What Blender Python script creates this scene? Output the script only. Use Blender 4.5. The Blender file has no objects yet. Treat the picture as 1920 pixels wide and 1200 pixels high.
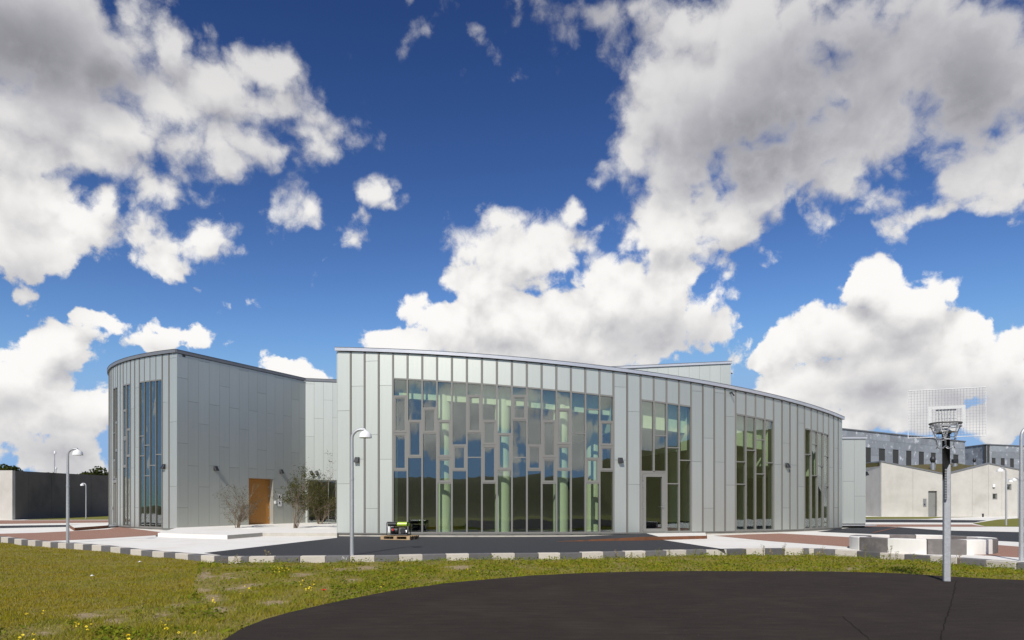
import bpy, bmesh, math, random
from mathutils import Vector, Matrix, noise as mnoise
R = math.radians
scene = bpy.context.scene
col = scene.collection

# ------------------------------------------------------------------ camera
F = 1280.0 / 1920.0            # focal length over sensor width
CAM_Z = 1.45
HORIZON = 948.0                # row of the horizon, in 1920 x 1200 terms
cam_data = bpy.data.cameras.new('camera')
cam_data.sensor_width = 36.0
cam_data.lens = 36.0 * F
cam_data.shift_y = (HORIZON - 600.0) / 1920.0
cam_data.clip_start = 0.1
cam_data.clip_end = 5000.0
cam = bpy.data.objects.new('camera', cam_data)
cam.location = (0, 0, CAM_Z)
cam.rotation_euler = (R(90), 0, 0)
col.objects.link(cam)
scene.camera = cam

# ------------------------------------------------------------------ light
SUN_EL, SUN_AZ = 43.0, 16.0    # the sun stands behind the camera, SUN_AZ degrees to its left
sd = Vector((-math.sin(R(SUN_AZ)) * math.cos(R(SUN_EL)), -math.cos(R(SUN_AZ)) * math.cos(R(SUN_EL)), math.sin(R(SUN_EL))))
sun_data = bpy.data.lights.new('sun', 'SUN')
sun_data.energy = 4.6
sun_data.angle = R(0.53)
sun_data.color = (1.0, 0.955, 0.89)
sun = bpy.data.objects.new('sun', sun_data)
sun.rotation_euler = sd.to_track_quat('Z', 'Y').to_euler()
sun.location = (0, -20, 60)
col.objects.link(sun)

scene.view_settings.view_transform = 'Standard'
scene.view_settings.look = 'None'
scene.view_settings.gamma = 1.0
scene.view_settings.exposure = 0.0
scene.view_settings.use_curve_mapping = False
scene.cycles.max_bounces = 8
scene.cycles.transparent_max_bounces = 16
scene.cycles.use_denoising = True
scene.cycles.caustics_reflective = False
scene.cycles.caustics_refractive = False


class Nodes:
    """small helper that wires math nodes"""
    def __init__(self, tree):
        self.t = tree

    def new(self, kind, **kw):
        n = self.t.nodes.new(kind)
        for k, v in kw.items():
            setattr(n, k, v)
        return n

    def put(self, sock, v):
        if hasattr(v, 'is_output'):
            self.t.links.new(v, sock)
        elif v is not None:
            sock.default_value = v

    def m(self, op, a, b=None, c=None, clamp=False):
        n = self.new('ShaderNodeMath', operation=op, use_clamp=clamp)
        for s, v in zip(n.inputs, (a, b, c)):
            self.put(s, v)
        return n.outputs[0]

    def v(self, op, a, b=None, scale=None):
        n = self.new('ShaderNodeVectorMath', operation=op)
        self.put(n.inputs[0], a)
        if b is not None:
            self.put(n.inputs[1], b)
        if scale is not None:
            self.put(n.inputs['Scale'], scale)
        return n.outputs['Value'] if op in ('LENGTH', 'DOT_PRODUCT', 'DISTANCE') else n.outputs[0]

    def smooth(self, x, a, b, lo=0.0, hi=1.0):
        n = self.new('ShaderNodeMapRange', interpolation_type='SMOOTHSTEP')
        self.put(n.inputs[0], x)
        for i, v in enumerate((a, b, lo, hi)):
            self.put(n.inputs[i + 1], v)
        return n.outputs[0]

    def noise(self, vec, scale, detail=4.0, rough=0.5, dist=0.0, dims='3D', lac=2.0):
        n = self.new('ShaderNodeTexNoise', noise_dimensions=dims)
        self.put(n.inputs['Vector'], vec)
        for k, v in (('Scale', scale), ('Detail', detail), ('Roughness', rough), ('Distortion', dist), ('Lacunarity', lac)):
            self.put(n.inputs[k], v)
        return n.outputs[0]

    def voro(self, vec, scale, detail=0.0, rough=0.5, feature='SMOOTH_F1', smooth=0.4, out=0):
        n = self.new('ShaderNodeTexVoronoi', feature=feature)
        self.put(n.inputs['Vector'], vec)
        n.inputs['Scale'].default_value = scale
        n.inputs['Detail'].default_value = detail
        n.inputs['Roughness'].default_value = rough
        if feature == 'SMOOTH_F1':
            n.inputs['Smoothness'].default_value = smooth
        return n.outputs[out]

    def mix(self, f, a, b, kind='RGBA', blend='MIX'):
        n = self.new('ShaderNodeMix', data_type=kind, blend_type=blend)
        ins = [s for s in n.inputs if s.enabled]
        self.put(ins[0], f)
        self.put(ins[1], a)
        self.put(ins[2], b)
        return [s for s in n.outputs if s.enabled][0]


# the clouds: (column, row, half width, half height, tilt, peak), rows and columns as seen from the camera point
CLOUDS = [
    # grey mass overhead on the left and the white billows beside it
    (40, 40, 270, 200, 0, 1.2), (150, 90, 150, 150, 0, 1.0), (255, 70, 90, 100, 0, .8), (190, 315, 100, 70, 0, .6), (330, 90, 105, 85, 20, .9), (400, 160, 140, 100, 15, .9), (310, 190, 150, 110, 0, .8),
    (515, 135, 72, 80, -15, .75), (530, 190, 64, 50, 0, .6), (330, 270, 200, 100, 0, .62), (470, 245, 110, 60, 0, .42), (600, 235, 52, 44, -20, .36),
    (570, 330, 110, 46, -20, .24), (630, 300, 40, 42, 0, .22), (440, 330, 120, 80, 0, .30), (390, 445, 100, 58, -12, .42), (340, 495, 46, 36, 0, .36), (250, 320, 110, 80, 0, .5), (210, 240, 150, 100, 0, .9), (50, 210, 220, 120, 0, 1.0), (400, 260, 190, 110, 0, .62), (520, 290, 170, 80, 0, .36), (600, 280, 100, 80, 0, .32), (520, 380, 170, 80, 0, .28), (300, 400, 120, 90, 0, .22), (460, 200, 120, 70, 0, .6), (560, 250, 90, 36, 0, .4),
    # left, under the grey mass
    (40, 290, 190, 120, 0, .9), (100, 395, 135, 105, 0, .9), (190, 365, 62, 62, 0, .7), (50, 465, 140, 88, 0, .75), (55, 560, 80, 34, -5, .40), (150, 290, 170, 100, 0, .9), (120, 190, 220, 100, 0, 1.1), (340, 330, 170, 90, 0, .5), (270, 410, 110, 60, 0, .4),
    # small one on its own
    (722, 362, 52, 48, 25, .7), (745, 378, 50, 36, 0, .6), (700, 412, 30, 24, 0, .34),
    # low on the left
    (95, 650, 90, 62, -10, .9), (155, 605, 36, 30, 0, .6), (50, 715, 110, 75, 0, .8), (20, 680, 70, 70, 0, .6), (260, 628, 80, 30, -4, .5), (345, 633, 70, 22, 0, .4),
    (165, 785, 80, 60, 0, .8), (195, 765, 50, 40, 0, .6), (60, 850, 210, 40, 0, .45), (150, 840, 100, 60, 0, .7), (90, 780, 120, 50, 0, .7), (30, 820, 60, 40, 0, .4), (40, 745, 110, 44, 0, .6),
    (540, 700, 58, 52, 0, .9), (585, 712, 36, 30, 0, .6),
    # the big white one over the roof
    (985, 470, 160, 92, 0, 1.0), (945, 405, 62, 40, 0, .6), (1068, 398, 34, 34, 0, .6), (905, 530, 95, 75, 0, .8), (860, 590, 120, 62, -15, .8),
    (760, 645, 85, 42, 0, .7), (950, 610, 190, 90, 0, 1.0), (1110, 600, 190, 110, 0, 1.0), (1270, 430, 120, 100, -25, 1.0), (1350, 425, 96, 66, -10, .8), (1180, 540, 110, 70, 0, .7),
    (1250, 345, 60, 48, 0, .5), (1220, 590, 150, 100, -15, .9), (1010, 680, 260, 56, 0, .8), (1275, 520, 90, 70, 0, .6), (1395, 415, 60, 50, 0, .6), (1310, 385, 90, 60, 0, .7),
    # the huge grey one at the upper right
    (1400, 150, 300, 230, 0, 1.2), (1300, 250, 180, 130, 15, 1.0), (1490, 290, 220, 130, 0, .9), (1430, 365, 110, 70, 0, .7), (1225, 185, 115, 115, 0, .9),
    (1690, 120, 280, 150, 0, .95), (1850, 150, 230, 200, 0, .95), (1880, 280, 160, 120, 0, .8), (1890, 350, 90, 70, 0, .45), (1640, 370, 90, 40, 20, .26), (1760, 400, 120, 26, -12, .26), (1650, 220, 240, 120, 0, .95), (1580, 60, 200, 110, 0, .95), (1330, 60, 200, 110, 0, .9), (1200, 230, 100, 100, 0, .8),
    (1535, 420, 40, 60, 0, .16), (1050, 35, 200, 60, 0, .24), (915, 60, 46, 70, 0, .26), (1200, 20, 160, 60, 0, .45), (965, 148, 26, 14, 0, .14),
    # low on the right
    (1628, 530, 66, 58, 0, 1.0), (1660, 585, 110, 80, 0, 1.0), (1555, 620, 110, 72, -10, .9), (1450, 670, 75, 38, -8, .5), (1700, 640, 120, 80, 0, .8),
    (1805, 640, 66, 62, 0, .6), (1890, 680, 60, 60, 0, .6), (1620, 730, 290, 80, 0, 1.0), (1850, 780, 120, 60, 0, .6), (1560, 790, 260, 40, 0, .6),
]
# where those clouds are thick enough to turn their grey underside to the ground
UNDERSIDES = [
    (40, 90, 330, 190, 0, 1.0), (200, 150, 120, 110, 0, 1.0), (60, 520, 200, 90, 0, .6), (20, 430, 120, 120, 0, .4), (230, 330, 160, 60, 0, .3),
    (1440, 260, 330, 190, 5, 1.0), (1420, 330, 190, 90, 0, 1.0), (1560, 120, 330, 180, 0, .8), (1800, 200, 320, 300, 0, .9), (1040, 30, 260, 90, 0, .9),
    (1250, 640, 190, 90, 0, .75), (1050, 690, 230, 60, 0, .65), (1850, 760, 220, 80, 0, .8), (1640, 730, 230, 70, 0, .75), (1700, 655, 120, 60, 0, .6), (1560, 640, 70, 40, 0, .3),
    (100, 850, 260, 80, 0, .9), (130, 800, 130, 50, 0, .6), (30, 760, 120, 50, 0, .5), (480, 300, 220, 70, 0, .35), (60, 580, 140, 50, 0, .6), (300, 655, 170, 25, 0, .4),
]
# clouds in the rest of the sky, mirrored in the glazing: (bearing, tangent of elevation, half width in degrees, half height, peak)
AROUND = [(-168, .12, 10, .05, .7), (-158, .19, 7, .03, .5), (178, .14, 12, .06, .8), (-182, .14, 12, .06, .8), (-176, .14, 8, .06, .6), (160, .10, 10, .045, .8), (148, .17, 9, .05, .7), (134, .11, 8, .05, .5)]


def sky_point(px, py):
    u, v = (px - 960.0) / 1280.0, (HORIZON - py) / 1280.0
    return math.atan(u), v / math.sqrt(1 + u * u)


def blob_nodes(N, P, blobs, soft):
    out = None
    for px, py, rx, ry, rot, peak in blobs:
        cx, cy = sky_point(px, py)
        u = (px - 960.0) / 1280.0
        k = 1.0 / (1 + u * u)                       # angle covered by one column here
        sx, sy = rx / 1280.0 * k, ry / 1280.0 * math.sqrt(k)
        mp = N.new('ShaderNodeVectorMath', operation='MULTIPLY_ADD')
        mp.inputs[1].default_value = (1 / sx, 1 / sy, 0)
        mp.inputs[2].default_value = (-cx / sx, -cy / sy, 0)
        N.put(mp.inputs[0], P)
        d = N.v('LENGTH', mp.outputs[0])
        val = N.m('MULTIPLY_ADD', d, -peak, peak)
        out = val if out is None else N.m('SMOOTH_MAX', out, val, soft)
    return out


def around_nodes(N, P, out):
    for th, e, w, h, peak in AROUND:
        mp = N.new('ShaderNodeVectorMath', operation='MULTIPLY_ADD')
        mp.inputs[1].default_value = (1 / R(w), 1 / h, 0)
        mp.inputs[2].default_value = (-th / w, -e / h, 0)
        N.put(mp.inputs[0], P)
        out = N.m('SMOOTH_MAX', out, N.m('MULTIPLY_ADD', N.v('LENGTH', mp.outputs[0]), -peak, peak), 0.1)
    return out


def build_sky():
    world = bpy.data.worlds.new('World')
    scene.world = world
    world.use_nodes = True
    t = world.node_tree
    t.nodes.clear()
    # ---- a group that returns the density of cloud in a direction
    g = bpy.data.node_groups.new('cloud_density', 'ShaderNodeTree')
    g.interface.new_socket('Direction', in_out='INPUT', socket_type='NodeSocketVector')
    g.interface.new_socket('Density', in_out='OUTPUT', socket_type='NodeSocketFloat')
    g.interface.new_socket('Soft', in_out='OUTPUT', socket_type='NodeSocketFloat')
    g.interface.new_socket('Billow', in_out='OUTPUT', socket_type='NodeSocketFloat')
    N = Nodes(g)
    gi, go = N.new('NodeGroupInput'), N.new('NodeGroupOutput')
    D = gi.outputs[0]
    sep = N.new('ShaderNodeSeparateXYZ')
    N.put(sep.inputs[0], D)
    x, y, z = sep.outputs
    th = N.m('ARCTAN2', x, y)
    hyp = N.m('SQRT', N.m('ADD', N.m('MULTIPLY', x, x), N.m('MULTIPLY_ADD', y, y, 1e-6)))
    e = N.m('DIVIDE', z, hyp)
    comb = N.new('ShaderNodeCombineXYZ')
    N.put(comb.inputs[0], th)
    N.put(comb.inputs[1], e)
    P = comb.outputs[0]
    # noise lives on the direction, warped
    warp = N.new('ShaderNodeTexNoise')
    N.put(warp.inputs['Vector'], D)
    warp.inputs['Scale'].default_value = 8.0
    warp.inputs['Detail'].default_value = 6.0
    warp.inputs['Roughness'].default_value = 0.6
    w2 = N.v('SCALE', N.v('SUBTRACT', warp.outputs[1], (.5, .5, .5)), scale=0.055)
    DW = N.v('ADD', D, w2)
    P = N.v('ADD', P, N.v('SCALE', N.v('SUBTRACT', warp.outputs[1], (.5, .5, .5)), scale=0.085))
    fb = N.noise(DW, 15.0, 10.0, 0.63)
    vo = N.voro(DW, 19.0, 2.0, 0.5, 'F1')
    bil = N.m('SUBTRACT', 0.42, vo)
    tex = N.m('MULTIPLY_ADD', N.m('SUBTRACT', fb, 0.47), 1.35, N.m('MULTIPLY', bil, 0.55))
    # placed clouds in front; scattered ones elsewhere
    blobs = blob_nodes(N, P, CLOUDS, 0.12)
    blobs = N.m('MAXIMUM', blobs, -1.2)
    sc = N.noise(N.v('ADD', D, (5.3, 2.1, 0.7)), 2.3, 2.0, 0.5)
    scat = around_nodes(N, P, N.m('MULTIPLY', N.m('SUBTRACT', sc, 0.55), 3.2))
    fth = N.m('ABSOLUTE', th)
    outside = N.m('MAXIMUM', N.smooth(fth, 0.66, 0.9), N.smooth(e, 0.74, 0.95))
    cov = N.mix(outside, blobs, scat, 'FLOAT')
    dens = N.m('ADD', cov, N.m('ADD', tex, 0.18))
    fs = N.noise(DW, 9.0, 5.0, 0.52)
    soft = N.m('ADD', N.m('MULTIPLY', cov, 0.8), N.m('MULTIPLY_ADD', N.m('SUBTRACT', fs, 0.47), 1.9, N.m('MULTIPLY', bil, 0.5)))
    N.put(go.inputs[0], dens)
    N.put(go.inputs[1], soft)
    N.put(go.inputs[2], tex)

    N = Nodes(t)
    tc = N.new('ShaderNodeTexCoord')
    D = N.v('NORMALIZE', tc.outputs['Generated'])

    def density(vec):
        n = N.new('ShaderNodeGroup')
        n.node_tree = g
        N.put(n.inputs[0], vec)
        return n.outputs
    c0 = density(D)
    toward = Vector((-0.16, -0.25, 0.95)).normalized() * 0.030
    c1 = density(N.v('NORMALIZE', N.v('ADD', D, tuple(toward))))
    slope = N.m('SUBTRACT', c0[1], c1[1])
    lit = N.m('MULTIPLY_ADD', slope, 0.46, 0.87)
    # undersides
    sep = N.new('ShaderNodeSeparateXYZ')
    N.put(sep.inputs[0], D)
    x, y, z = sep.outputs
    th = N.m('ARCTAN2', x, y)
    hyp = N.m('SQRT', N.m('ADD', N.m('MULTIPLY', x, x), N.m('MULTIPLY_ADD', y, y, 1e-6)))
    e = N.m('DIVIDE', z, hyp)
    comb = N.new('ShaderNodeCombineXYZ')
    N.put(comb.inputs[0], th)
    N.put(comb.inputs[1], e)
    alpha = N.smooth(c0[0], 0.0, N.smooth(e, 0.20, 0.55, 0.17, 0.58))
    und = blob_nodes(N, comb.outputs[0], UNDERSIDES, 0.15)
    und = N.m('ADD', und, N.m('MULTIPLY', c0[2], 0.22))
    und = N.smooth(und, -0.05, 0.95)
    thick = N.smooth(c0[0], 0.15, 0.9)
    under = N.m('MULTIPLY', und, N.m('MULTIPLY_ADD', thick, 0.45, 0.55))
    lit = N.m('SMOOTH_MIN', N.m('MAXIMUM', lit, 0.40), 1.0, 0.15)
    lit = N.mix(N.m('MULTIPLY', und, 0.65), lit, 0.90, 'FLOAT')
    bright = N.m('MULTIPLY', lit, N.m('MULTIPLY_ADD', under, -0.56, 1.0))
    bright = N.m('MULTIPLY', bright, N.smooth(e, 0.30, 0.62, 1.0, 0.76))    # higher up we look at more shaded undersides
    white = N.mix(N.smooth(bright, 0.30, 0.92), (0.91, 0.91, 1.0, 1), (1.0, 0.985, 0.965, 1))
    cc = N.v('SCALE', white, scale=bright)
    ccol = N.v('SCALE', cc, scale=0.98)
    # clear sky
    sky = N.new('ShaderNodeTexSky', sky_type='NISHITA')
    sky.sun_disc = False
    sky.sun_elevation = R(SUN_EL)
    sky.sun_rotation = R(180 + SUN_AZ)
    sky.altitude = 0
    sky.air_density = 1.0
    sky.dust_density = 0.1
    sky.ozone_density = 2.0
    chans = N.new('ShaderNodeSeparateColor')
    N.put(chans.inputs[0], N.v('SCALE', sky.outputs[0], scale=0.085))
    deep = N.new('ShaderNodeCombineColor')
    for i, (k, p, top) in enumerate(((5.0, 2.1, .27), (3.2, 1.95, .45), (2.43, 1.75, .74))):
        N.put(deep.inputs[i], N.m('MULTIPLY', N.m('SMOOTH_MIN', N.m('MULTIPLY', N.m('POWER', chans.outputs[i], p), k), top, 0.30), 10.3))
    bg_sky = N.new('ShaderNodeBackground')
    N.put(bg_sky.inputs[0], deep.outputs[0])
    bg_sky.inputs[1].default_value = 0.1
    bg_cloud = N.new('ShaderNodeBackground')
    N.put(bg_cloud.inputs[0], ccol)
    bg_cloud.inputs[1].default_value = 1.0
    mx = N.new('ShaderNodeMixShader')
    N.put(mx.inputs[0], alpha)
    N.put(mx.inputs[1], bg_sky.outputs[0])
    N.put(mx.inputs[2], bg_cloud.outputs[0])
    out = N.new('ShaderNodeOutputWorld')
    N.put(out.inputs[0], mx.outputs[0])
    world.cycles.sampling_method = 'MANUAL'
    world.cycles.sample_map_resolution = 512


build_sky()


# ------------------------------------------------------------------ helpers
random.seed(11)


def plane_z(x, y):             # the paved yard rises gently away from the kerb
    return 0.13 + 0.006 * (y - 17.0)


def yard(px, py):              # the point of the paved yard seen at a column and row
    y = 1.422 / ((py - HORIZON) / 1280.0 + 0.006)
    x = (px - 960.0) / 1280.0 * y
    return Vector((x, y, plane_z(x, y)))


def flat(px, py, z=0.0):       # the same for level ground in front of the kerb
    y = 1280.0 * (CAM_Z - z) / (py - HORIZON)
    return Vector(((px - 960.0) / 1280.0 * y, y, z))


def height(py, y):             # height of something seen at a row and standing y metres away
    return CAM_Z + (HORIZON - py) / 1280.0 * y


class MB:
    """collects simple solids and links them as one mesh object"""
    def __init__(self):
        self.v, self.f, self.mi = [], [], []

    def add(self, verts, faces, mi=0):
        b = len(self.v)
        self.v += [tuple(p) for p in verts]
        self.f += [tuple(i + b for i in f) for f in faces]
        self.mi += [mi] * len(faces)
        return self

    def hexa(self, p, mi=0):   # p: bottom four, then top four, both in the same turning sense
        return self.add(p, [(3, 2, 1, 0), (4, 5, 6, 7), (0, 1, 5, 4), (1, 2, 6, 5), (2, 3, 7, 6), (3, 0, 4, 7)], mi)

    def box(self, c, s, rz=0.0, mi=0, rot=None):
        m = rot if rot is not None else Matrix.Rotation(rz, 3, 'Z')
        c = Vector(c)
        p = []
        for z in (-.5, .5):
            for x, y in ((-.5, -.5), (.5, -.5), (.5, .5), (-.5, .5)):
                p.append(c + m @ Vector((x * s[0], y * s[1], z * s[2])))
        return self.hexa(p, mi)

    def prism(self, poly, z0, z1, mi=0):
        n = len(poly)
        vs = [(p[0], p[1], z0 if not callable(z0) else z0(p)) for p in poly] + [(p[0], p[1], z1 if not callable(z1) else z1(p)) for p in poly]
        fs = [tuple(range(n - 1, -1, -1)), tuple(range(n, 2 * n))] + [(i, (i + 1) % n, n + (i + 1) % n, n + i) for i in range(n)]
        return self.add(vs, fs, mi)

    def tube(self, pts, rad, n=8, mi=0, caps=True):
        pts = [Vector(p) for p in pts]
        rad = rad if isinstance(rad, (list, tuple)) else [rad] * len(pts)
        b = len(self.v)
        ref = None
        for i, p in enumerate(pts):
            d = (pts[min(i + 1, len(pts) - 1)] - pts[max(i - 1, 0)]).normalized()
            if ref is None:
                ref = d.orthogonal().normalized()
            ref = (ref - d * ref.dot(d)).normalized()
            o = d.cross(ref)
            for k in range(n):
                a = 2 * math.pi * k / n
                self.v.append(tuple(p + (ref * math.cos(a) + o * math.sin(a)) * rad[i]))
        for i in range(len(pts) - 1):
            for k in range(n):
                self.f.append((b + i * n + k, b + i * n + (k + 1) % n, b + (i + 1) * n + (k + 1) % n, b + (i + 1) * n + k))
                self.mi.append(mi)
        if caps:
            self.f.append(tuple(b + k for k in range(n - 1, -1, -1)))
            self.f.append(tuple(b + (len(pts) - 1) * n + k for k in range(n)))
            self.mi += [mi, mi]
        return self

    def lathe(self, prof, c=(0, 0, 0), n=20, mi=0):
        b = len(self.v)
        for r, z in prof:
            for k in range(n):
                a = 2 * math.pi * k / n
                self.v.append((c[0] + r * math.cos(a), c[1] + r * math.sin(a), c[2] + z))
        for i in range(len(prof) - 1):
            for k in range(n):
                self.f.append((b + i * n + k, b + i * n + (k + 1) % n, b + (i + 1) * n + (k + 1) % n, b + (i + 1) * n + k))
                self.mi.append(mi)
        return self

    def build(self, name, mats, parent=None, smooth=False, root=None, bevel=0.0):
        me = bpy.data.meshes.new(name)
        off = Vector((0, 0, 0))
        r = root or parent
        while r is not None and r.parent is not None:
            r = r.parent
        if r is not None:
            off = Vector(r.location)
        me.from_pydata([tuple(Vector(p) - off) for p in self.v], [], self.f)
        mats = mats if isinstance(mats, (list, tuple)) else [mats]
        for m in mats:
            me.materials.append(m)
        if len(mats) > 1:
            me.polygons.foreach_set('material_index', self.mi)
        bm = bmesh.new()
        bm.from_mesh(me)
        bmesh.ops.recalc_face_normals(bm, faces=bm.faces)
        if bevel:
            bmesh.ops.bevel(bm, geom=bm.edges, offset=bevel, segments=1, affect='EDGES', clamp_overlap=True)
        bm.to_mesh(me)
        bm.free()
        if smooth:
            me.shade_smooth()
            if smooth == 'angle':
                me.set_sharp_from_angle(angle=R(35))
        o = bpy.data.objects.new(name, me)
        col.objects.link(o)
        if parent is not None:
            o.parent = parent
        return o


def tag(o, label=None, cat=None, group=None, kind=None):
    for k, v in (('label', label), ('category', cat), ('group', group), ('kind', kind)):
        if v:
            o[k] = v
    return o


def empty(name, loc=(0, 0, 0), rz=0.0):
    o = bpy.data.objects.new(name, None)
    o.location = loc
    o.rotation_euler = (0, 0, rz)
    o.empty_display_size = 0.2
    col.objects.link(o)
    return o


def copy_tree(o, parent=None):
    c = o.copy()
    col.objects.link(c)
    if parent is not None:
        c.parent = parent
    for ch in list(o.children):
        copy_tree(ch, c)
    return c


# ------------------------------------------------------------------ materials
def material(name, base, rough=0.6, metal=0.0, var=0.0, scale=3.0, stretch=(1, 1, 1), bump=0.0, bscale=60.0, rnd=0.0,
             detail=5.0, tint=None, tint_scale=1.0, tint_at=(0.5, 0.7), spec=0.5, coords='Object', speck=None):
    """principled surface with cloudy colour variation, a second tone in patches, fine relief and a tone per object"""
    m = bpy.data.materials.new(name)
    m.use_nodes = True
    t = m.node_tree
    N = Nodes(t)
    bs = t.nodes['Principled BSDF']
    bs.inputs['Roughness'].default_value = rough
    bs.inputs['Metallic'].default_value = metal
    bs.inputs['Specular IOR Level'].default_value = spec
    tc = N.new('ShaderNodeTexCoord')
    vec = tc.outputs[coords]
    c = tuple(base) + (1,)
    colr = None
    mp = N.new('ShaderNodeMapping')
    N.put(mp.inputs[0], vec)
    mp.inputs['Scale'].default_value = stretch
    if tint:
        n = N.noise(vec, tint_scale, 6.0, 0.6)
        colr = N.mix(N.smooth(n, *tint_at), c, tuple(tint) + (1,))
    fac = None
    if var:
        n = N.noise(mp.outputs[0], scale, detail, 0.6)
        fac = N.m('MULTIPLY_ADD', N.m('SUBTRACT', n, 0.5), 2 * var, 1.0)
    if rnd:
        oi = N.new('ShaderNodeObjectInfo')
        q = N.m('MULTIPLY_ADD', N.m('SUBTRACT', oi.outputs['Random'], 0.5), 2 * rnd, 1.0)
        fac = q if fac is None else N.m('MULTIPLY', fac, q)
    if fac is not None:
        colr = N.v('SCALE', colr if colr is not None else c[:3], scale=fac)
    if speck:                                     # (scale, threshold, colour)
        n = N.noise(vec, speck[0], 2.0, 0.5)
        colr = N.mix(N.smooth(n, speck[1], speck[1] + 0.06), colr if colr is not None else c, tuple(speck[2]) + (1,))
    if colr is not None:
        N.put(bs.inputs['Base Color'], colr)
    else:
        bs.inputs['Base Color'].default_value = c
    if bump:
        b = N.new('ShaderNodeBump')
        b.inputs['Strength'].default_value = bump
        b.inputs['Distance'].default_value = 0.02
        N.put(b.inputs['Height'], N.noise(mp.outputs[0], bscale, 4.0, 0.6))
        N.put(bs.inputs['Normal'], b.outputs[0])
    return m


def glass_material(name, tint, refl, wobble=0.012):
    m = bpy.data.materials.new(name)
    m.use_nodes = True
    t = m.node_tree
    t.nodes.clear()
    N = Nodes(t)
    tr = N.new('ShaderNodeBsdfTransparent')
    tr.inputs[0].default_value = tuple(tint) + (1,)
    gl = N.new('ShaderNodeBsdfGlossy')
    gl.inputs['Color'].default_value = (0.93, 0.97, 1.0, 1)
    gl.inputs['Roughness'].default_value = 0.0
    tc = N.new('ShaderNodeTexCoord')
    oi = N.new('ShaderNodeObjectInfo')
    sh = N.v('SCALE', (13.0, 7.0, 5.0), scale=oi.outputs['Random'])
    mp = N.v('MULTIPLY', N.v('ADD', tc.outputs['Object'], sh), (1.6, 1.6, 0.55))
    b = N.new('ShaderNodeBump')
    b.inputs['Strength'].default_value = 1.0
    b.inputs['Distance'].default_value = wobble
    N.put(b.inputs['Height'], N.noise(mp, 1.0, 1.5, 0.4))
    N.put(gl.inputs['Normal'], b.outputs[0])
    geo = N.new('ShaderNodeNewGeometry')
    c = N.m('ABSOLUTE', N.v('DOT_PRODUCT', geo.outputs['Normal'], geo.outputs['Incoming']))
    k = N.m('MULTIPLY_ADD', N.m('POWER', N.m('SUBTRACT', 1.0, c), 5.0), 1.0 - refl, refl, clamp=True)
    mx = N.new('ShaderNodeMixShader')
    N.put(mx.inputs[0], k)
    N.put(mx.inputs[1], tr.outputs[0])
    N.put(mx.inputs[2], gl.outputs[0])
    out = N.new('ShaderNodeOutputMaterial')
    N.put(out.inputs[0], mx.outputs[0])
    return m


def leaf_material(name, a, b, scale=2.0, trans=0.35, rough=0.6):
    """foliage: two greens in clumps, a tone per leaf, light shining through"""
    m = bpy.data.materials.new(name)
    m.use_nodes = True
    t = m.node_tree
    t.nodes.clear()
    N = Nodes(t)
    geo = N.new('ShaderNodeNewGeometry')
    n = N.noise(geo.outputs['Position'], scale, 4.0, 0.6)
    rnd = geo.outputs['Random Per Island']
    f = N.m('ADD', N.m('MULTIPLY', N.smooth(n, 0.35, 0.65), 0.6), N.m('MULTIPLY', rnd, 0.4))
    c = N.mix(f, tuple(a) + (1,), tuple(b) + (1,))
    c = N.v('SCALE', c, scale=N.m('MULTIPLY_ADD', rnd, 0.4, 0.8))
    d = N.new('ShaderNodeBsdfDiffuse')
    N.put(d.inputs[0], c)
    tl = N.new('ShaderNodeBsdfTranslucent')
    N.put(tl.inputs[0], c)
    mx = N.new('ShaderNodeMixShader')
    mx.inputs[0].default_value = trans
    N.put(mx.inputs[1], d.outputs[0])
    N.put(mx.inputs[2], tl.outputs[0])
    out = N.new('ShaderNodeOutputMaterial')
    N.put(out.inputs[0], mx.outputs[0])
    return m


M = {}
M['panel'] = material('grey_green_panel', (0.56, 0.58, 0.528), 0.50, 0.70, var=0.06, scale=2.2, stretch=(6, 6, 0.25), rnd=0.035, bump=0.02, bscale=14)
M['backing'] = material('dark_backing', (0.05, 0.05, 0.048), 0.8)
M['fin'] = material('grey_brown_profile', (0.165, 0.158, 0.140), 0.5, 0.0, var=0.05, scale=4)
M['frame'] = material('window_profile', (0.205, 0.20, 0.182), 0.42, 0.0, var=0.05, scale=4)
M['zinc'] = material('zinc_sheet', (0.60, 0.60, 0.62), 0.38, 0.55, var=0.16, scale=1.3, stretch=(1, 1, 4), bump=0.05, bscale=3)
M['zinc_dark'] = material('weathered_zinc', (0.20, 0.205, 0.215), 0.45, 0.3, var=0.15, scale=1.2)
M['roof'] = material('roof_felt', (0.08, 0.08, 0.08), 0.9, var=0.2)
M['plinth'] = material('plinth_concrete', (0.46, 0.43, 0.37), 0.85, var=0.15, scale=2.5, bump=0.3, bscale=40, tint=(0.33, 0.31, 0.27), tint_scale=1.2)
M['glass'] = glass_material('coated_glass', (0.87, 0.925, 0.87), 0.14, 0.003)
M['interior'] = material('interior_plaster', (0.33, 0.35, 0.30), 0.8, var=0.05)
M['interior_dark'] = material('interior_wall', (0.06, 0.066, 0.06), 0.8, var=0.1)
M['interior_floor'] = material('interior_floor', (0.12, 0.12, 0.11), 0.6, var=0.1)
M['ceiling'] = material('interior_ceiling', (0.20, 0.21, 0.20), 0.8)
M['column_green'] = material('pale_green_paint', (0.66, 0.70, 0.50), 0.5, var=0.03)
M['wood'] = material('oak_door', (0.42, 0.185, 0.036), 0.5, var=0.22, scale=3.0, stretch=(14, 14, 0.6), bump=0.1, bscale=8)
M['steel'] = material('stainless_steel', (0.55, 0.55, 0.55), 0.35, 0.9)
M['black'] = material('black_casing', (0.022, 0.023, 0.025), 0.5, var=0.2)
M['lens'] = material('lamp_lens', (0.20, 0.20, 0.20), 0.2)
M['white'] = material('white_enamel', (0.78, 0.78, 0.76), 0.35, var=0.02)
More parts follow.
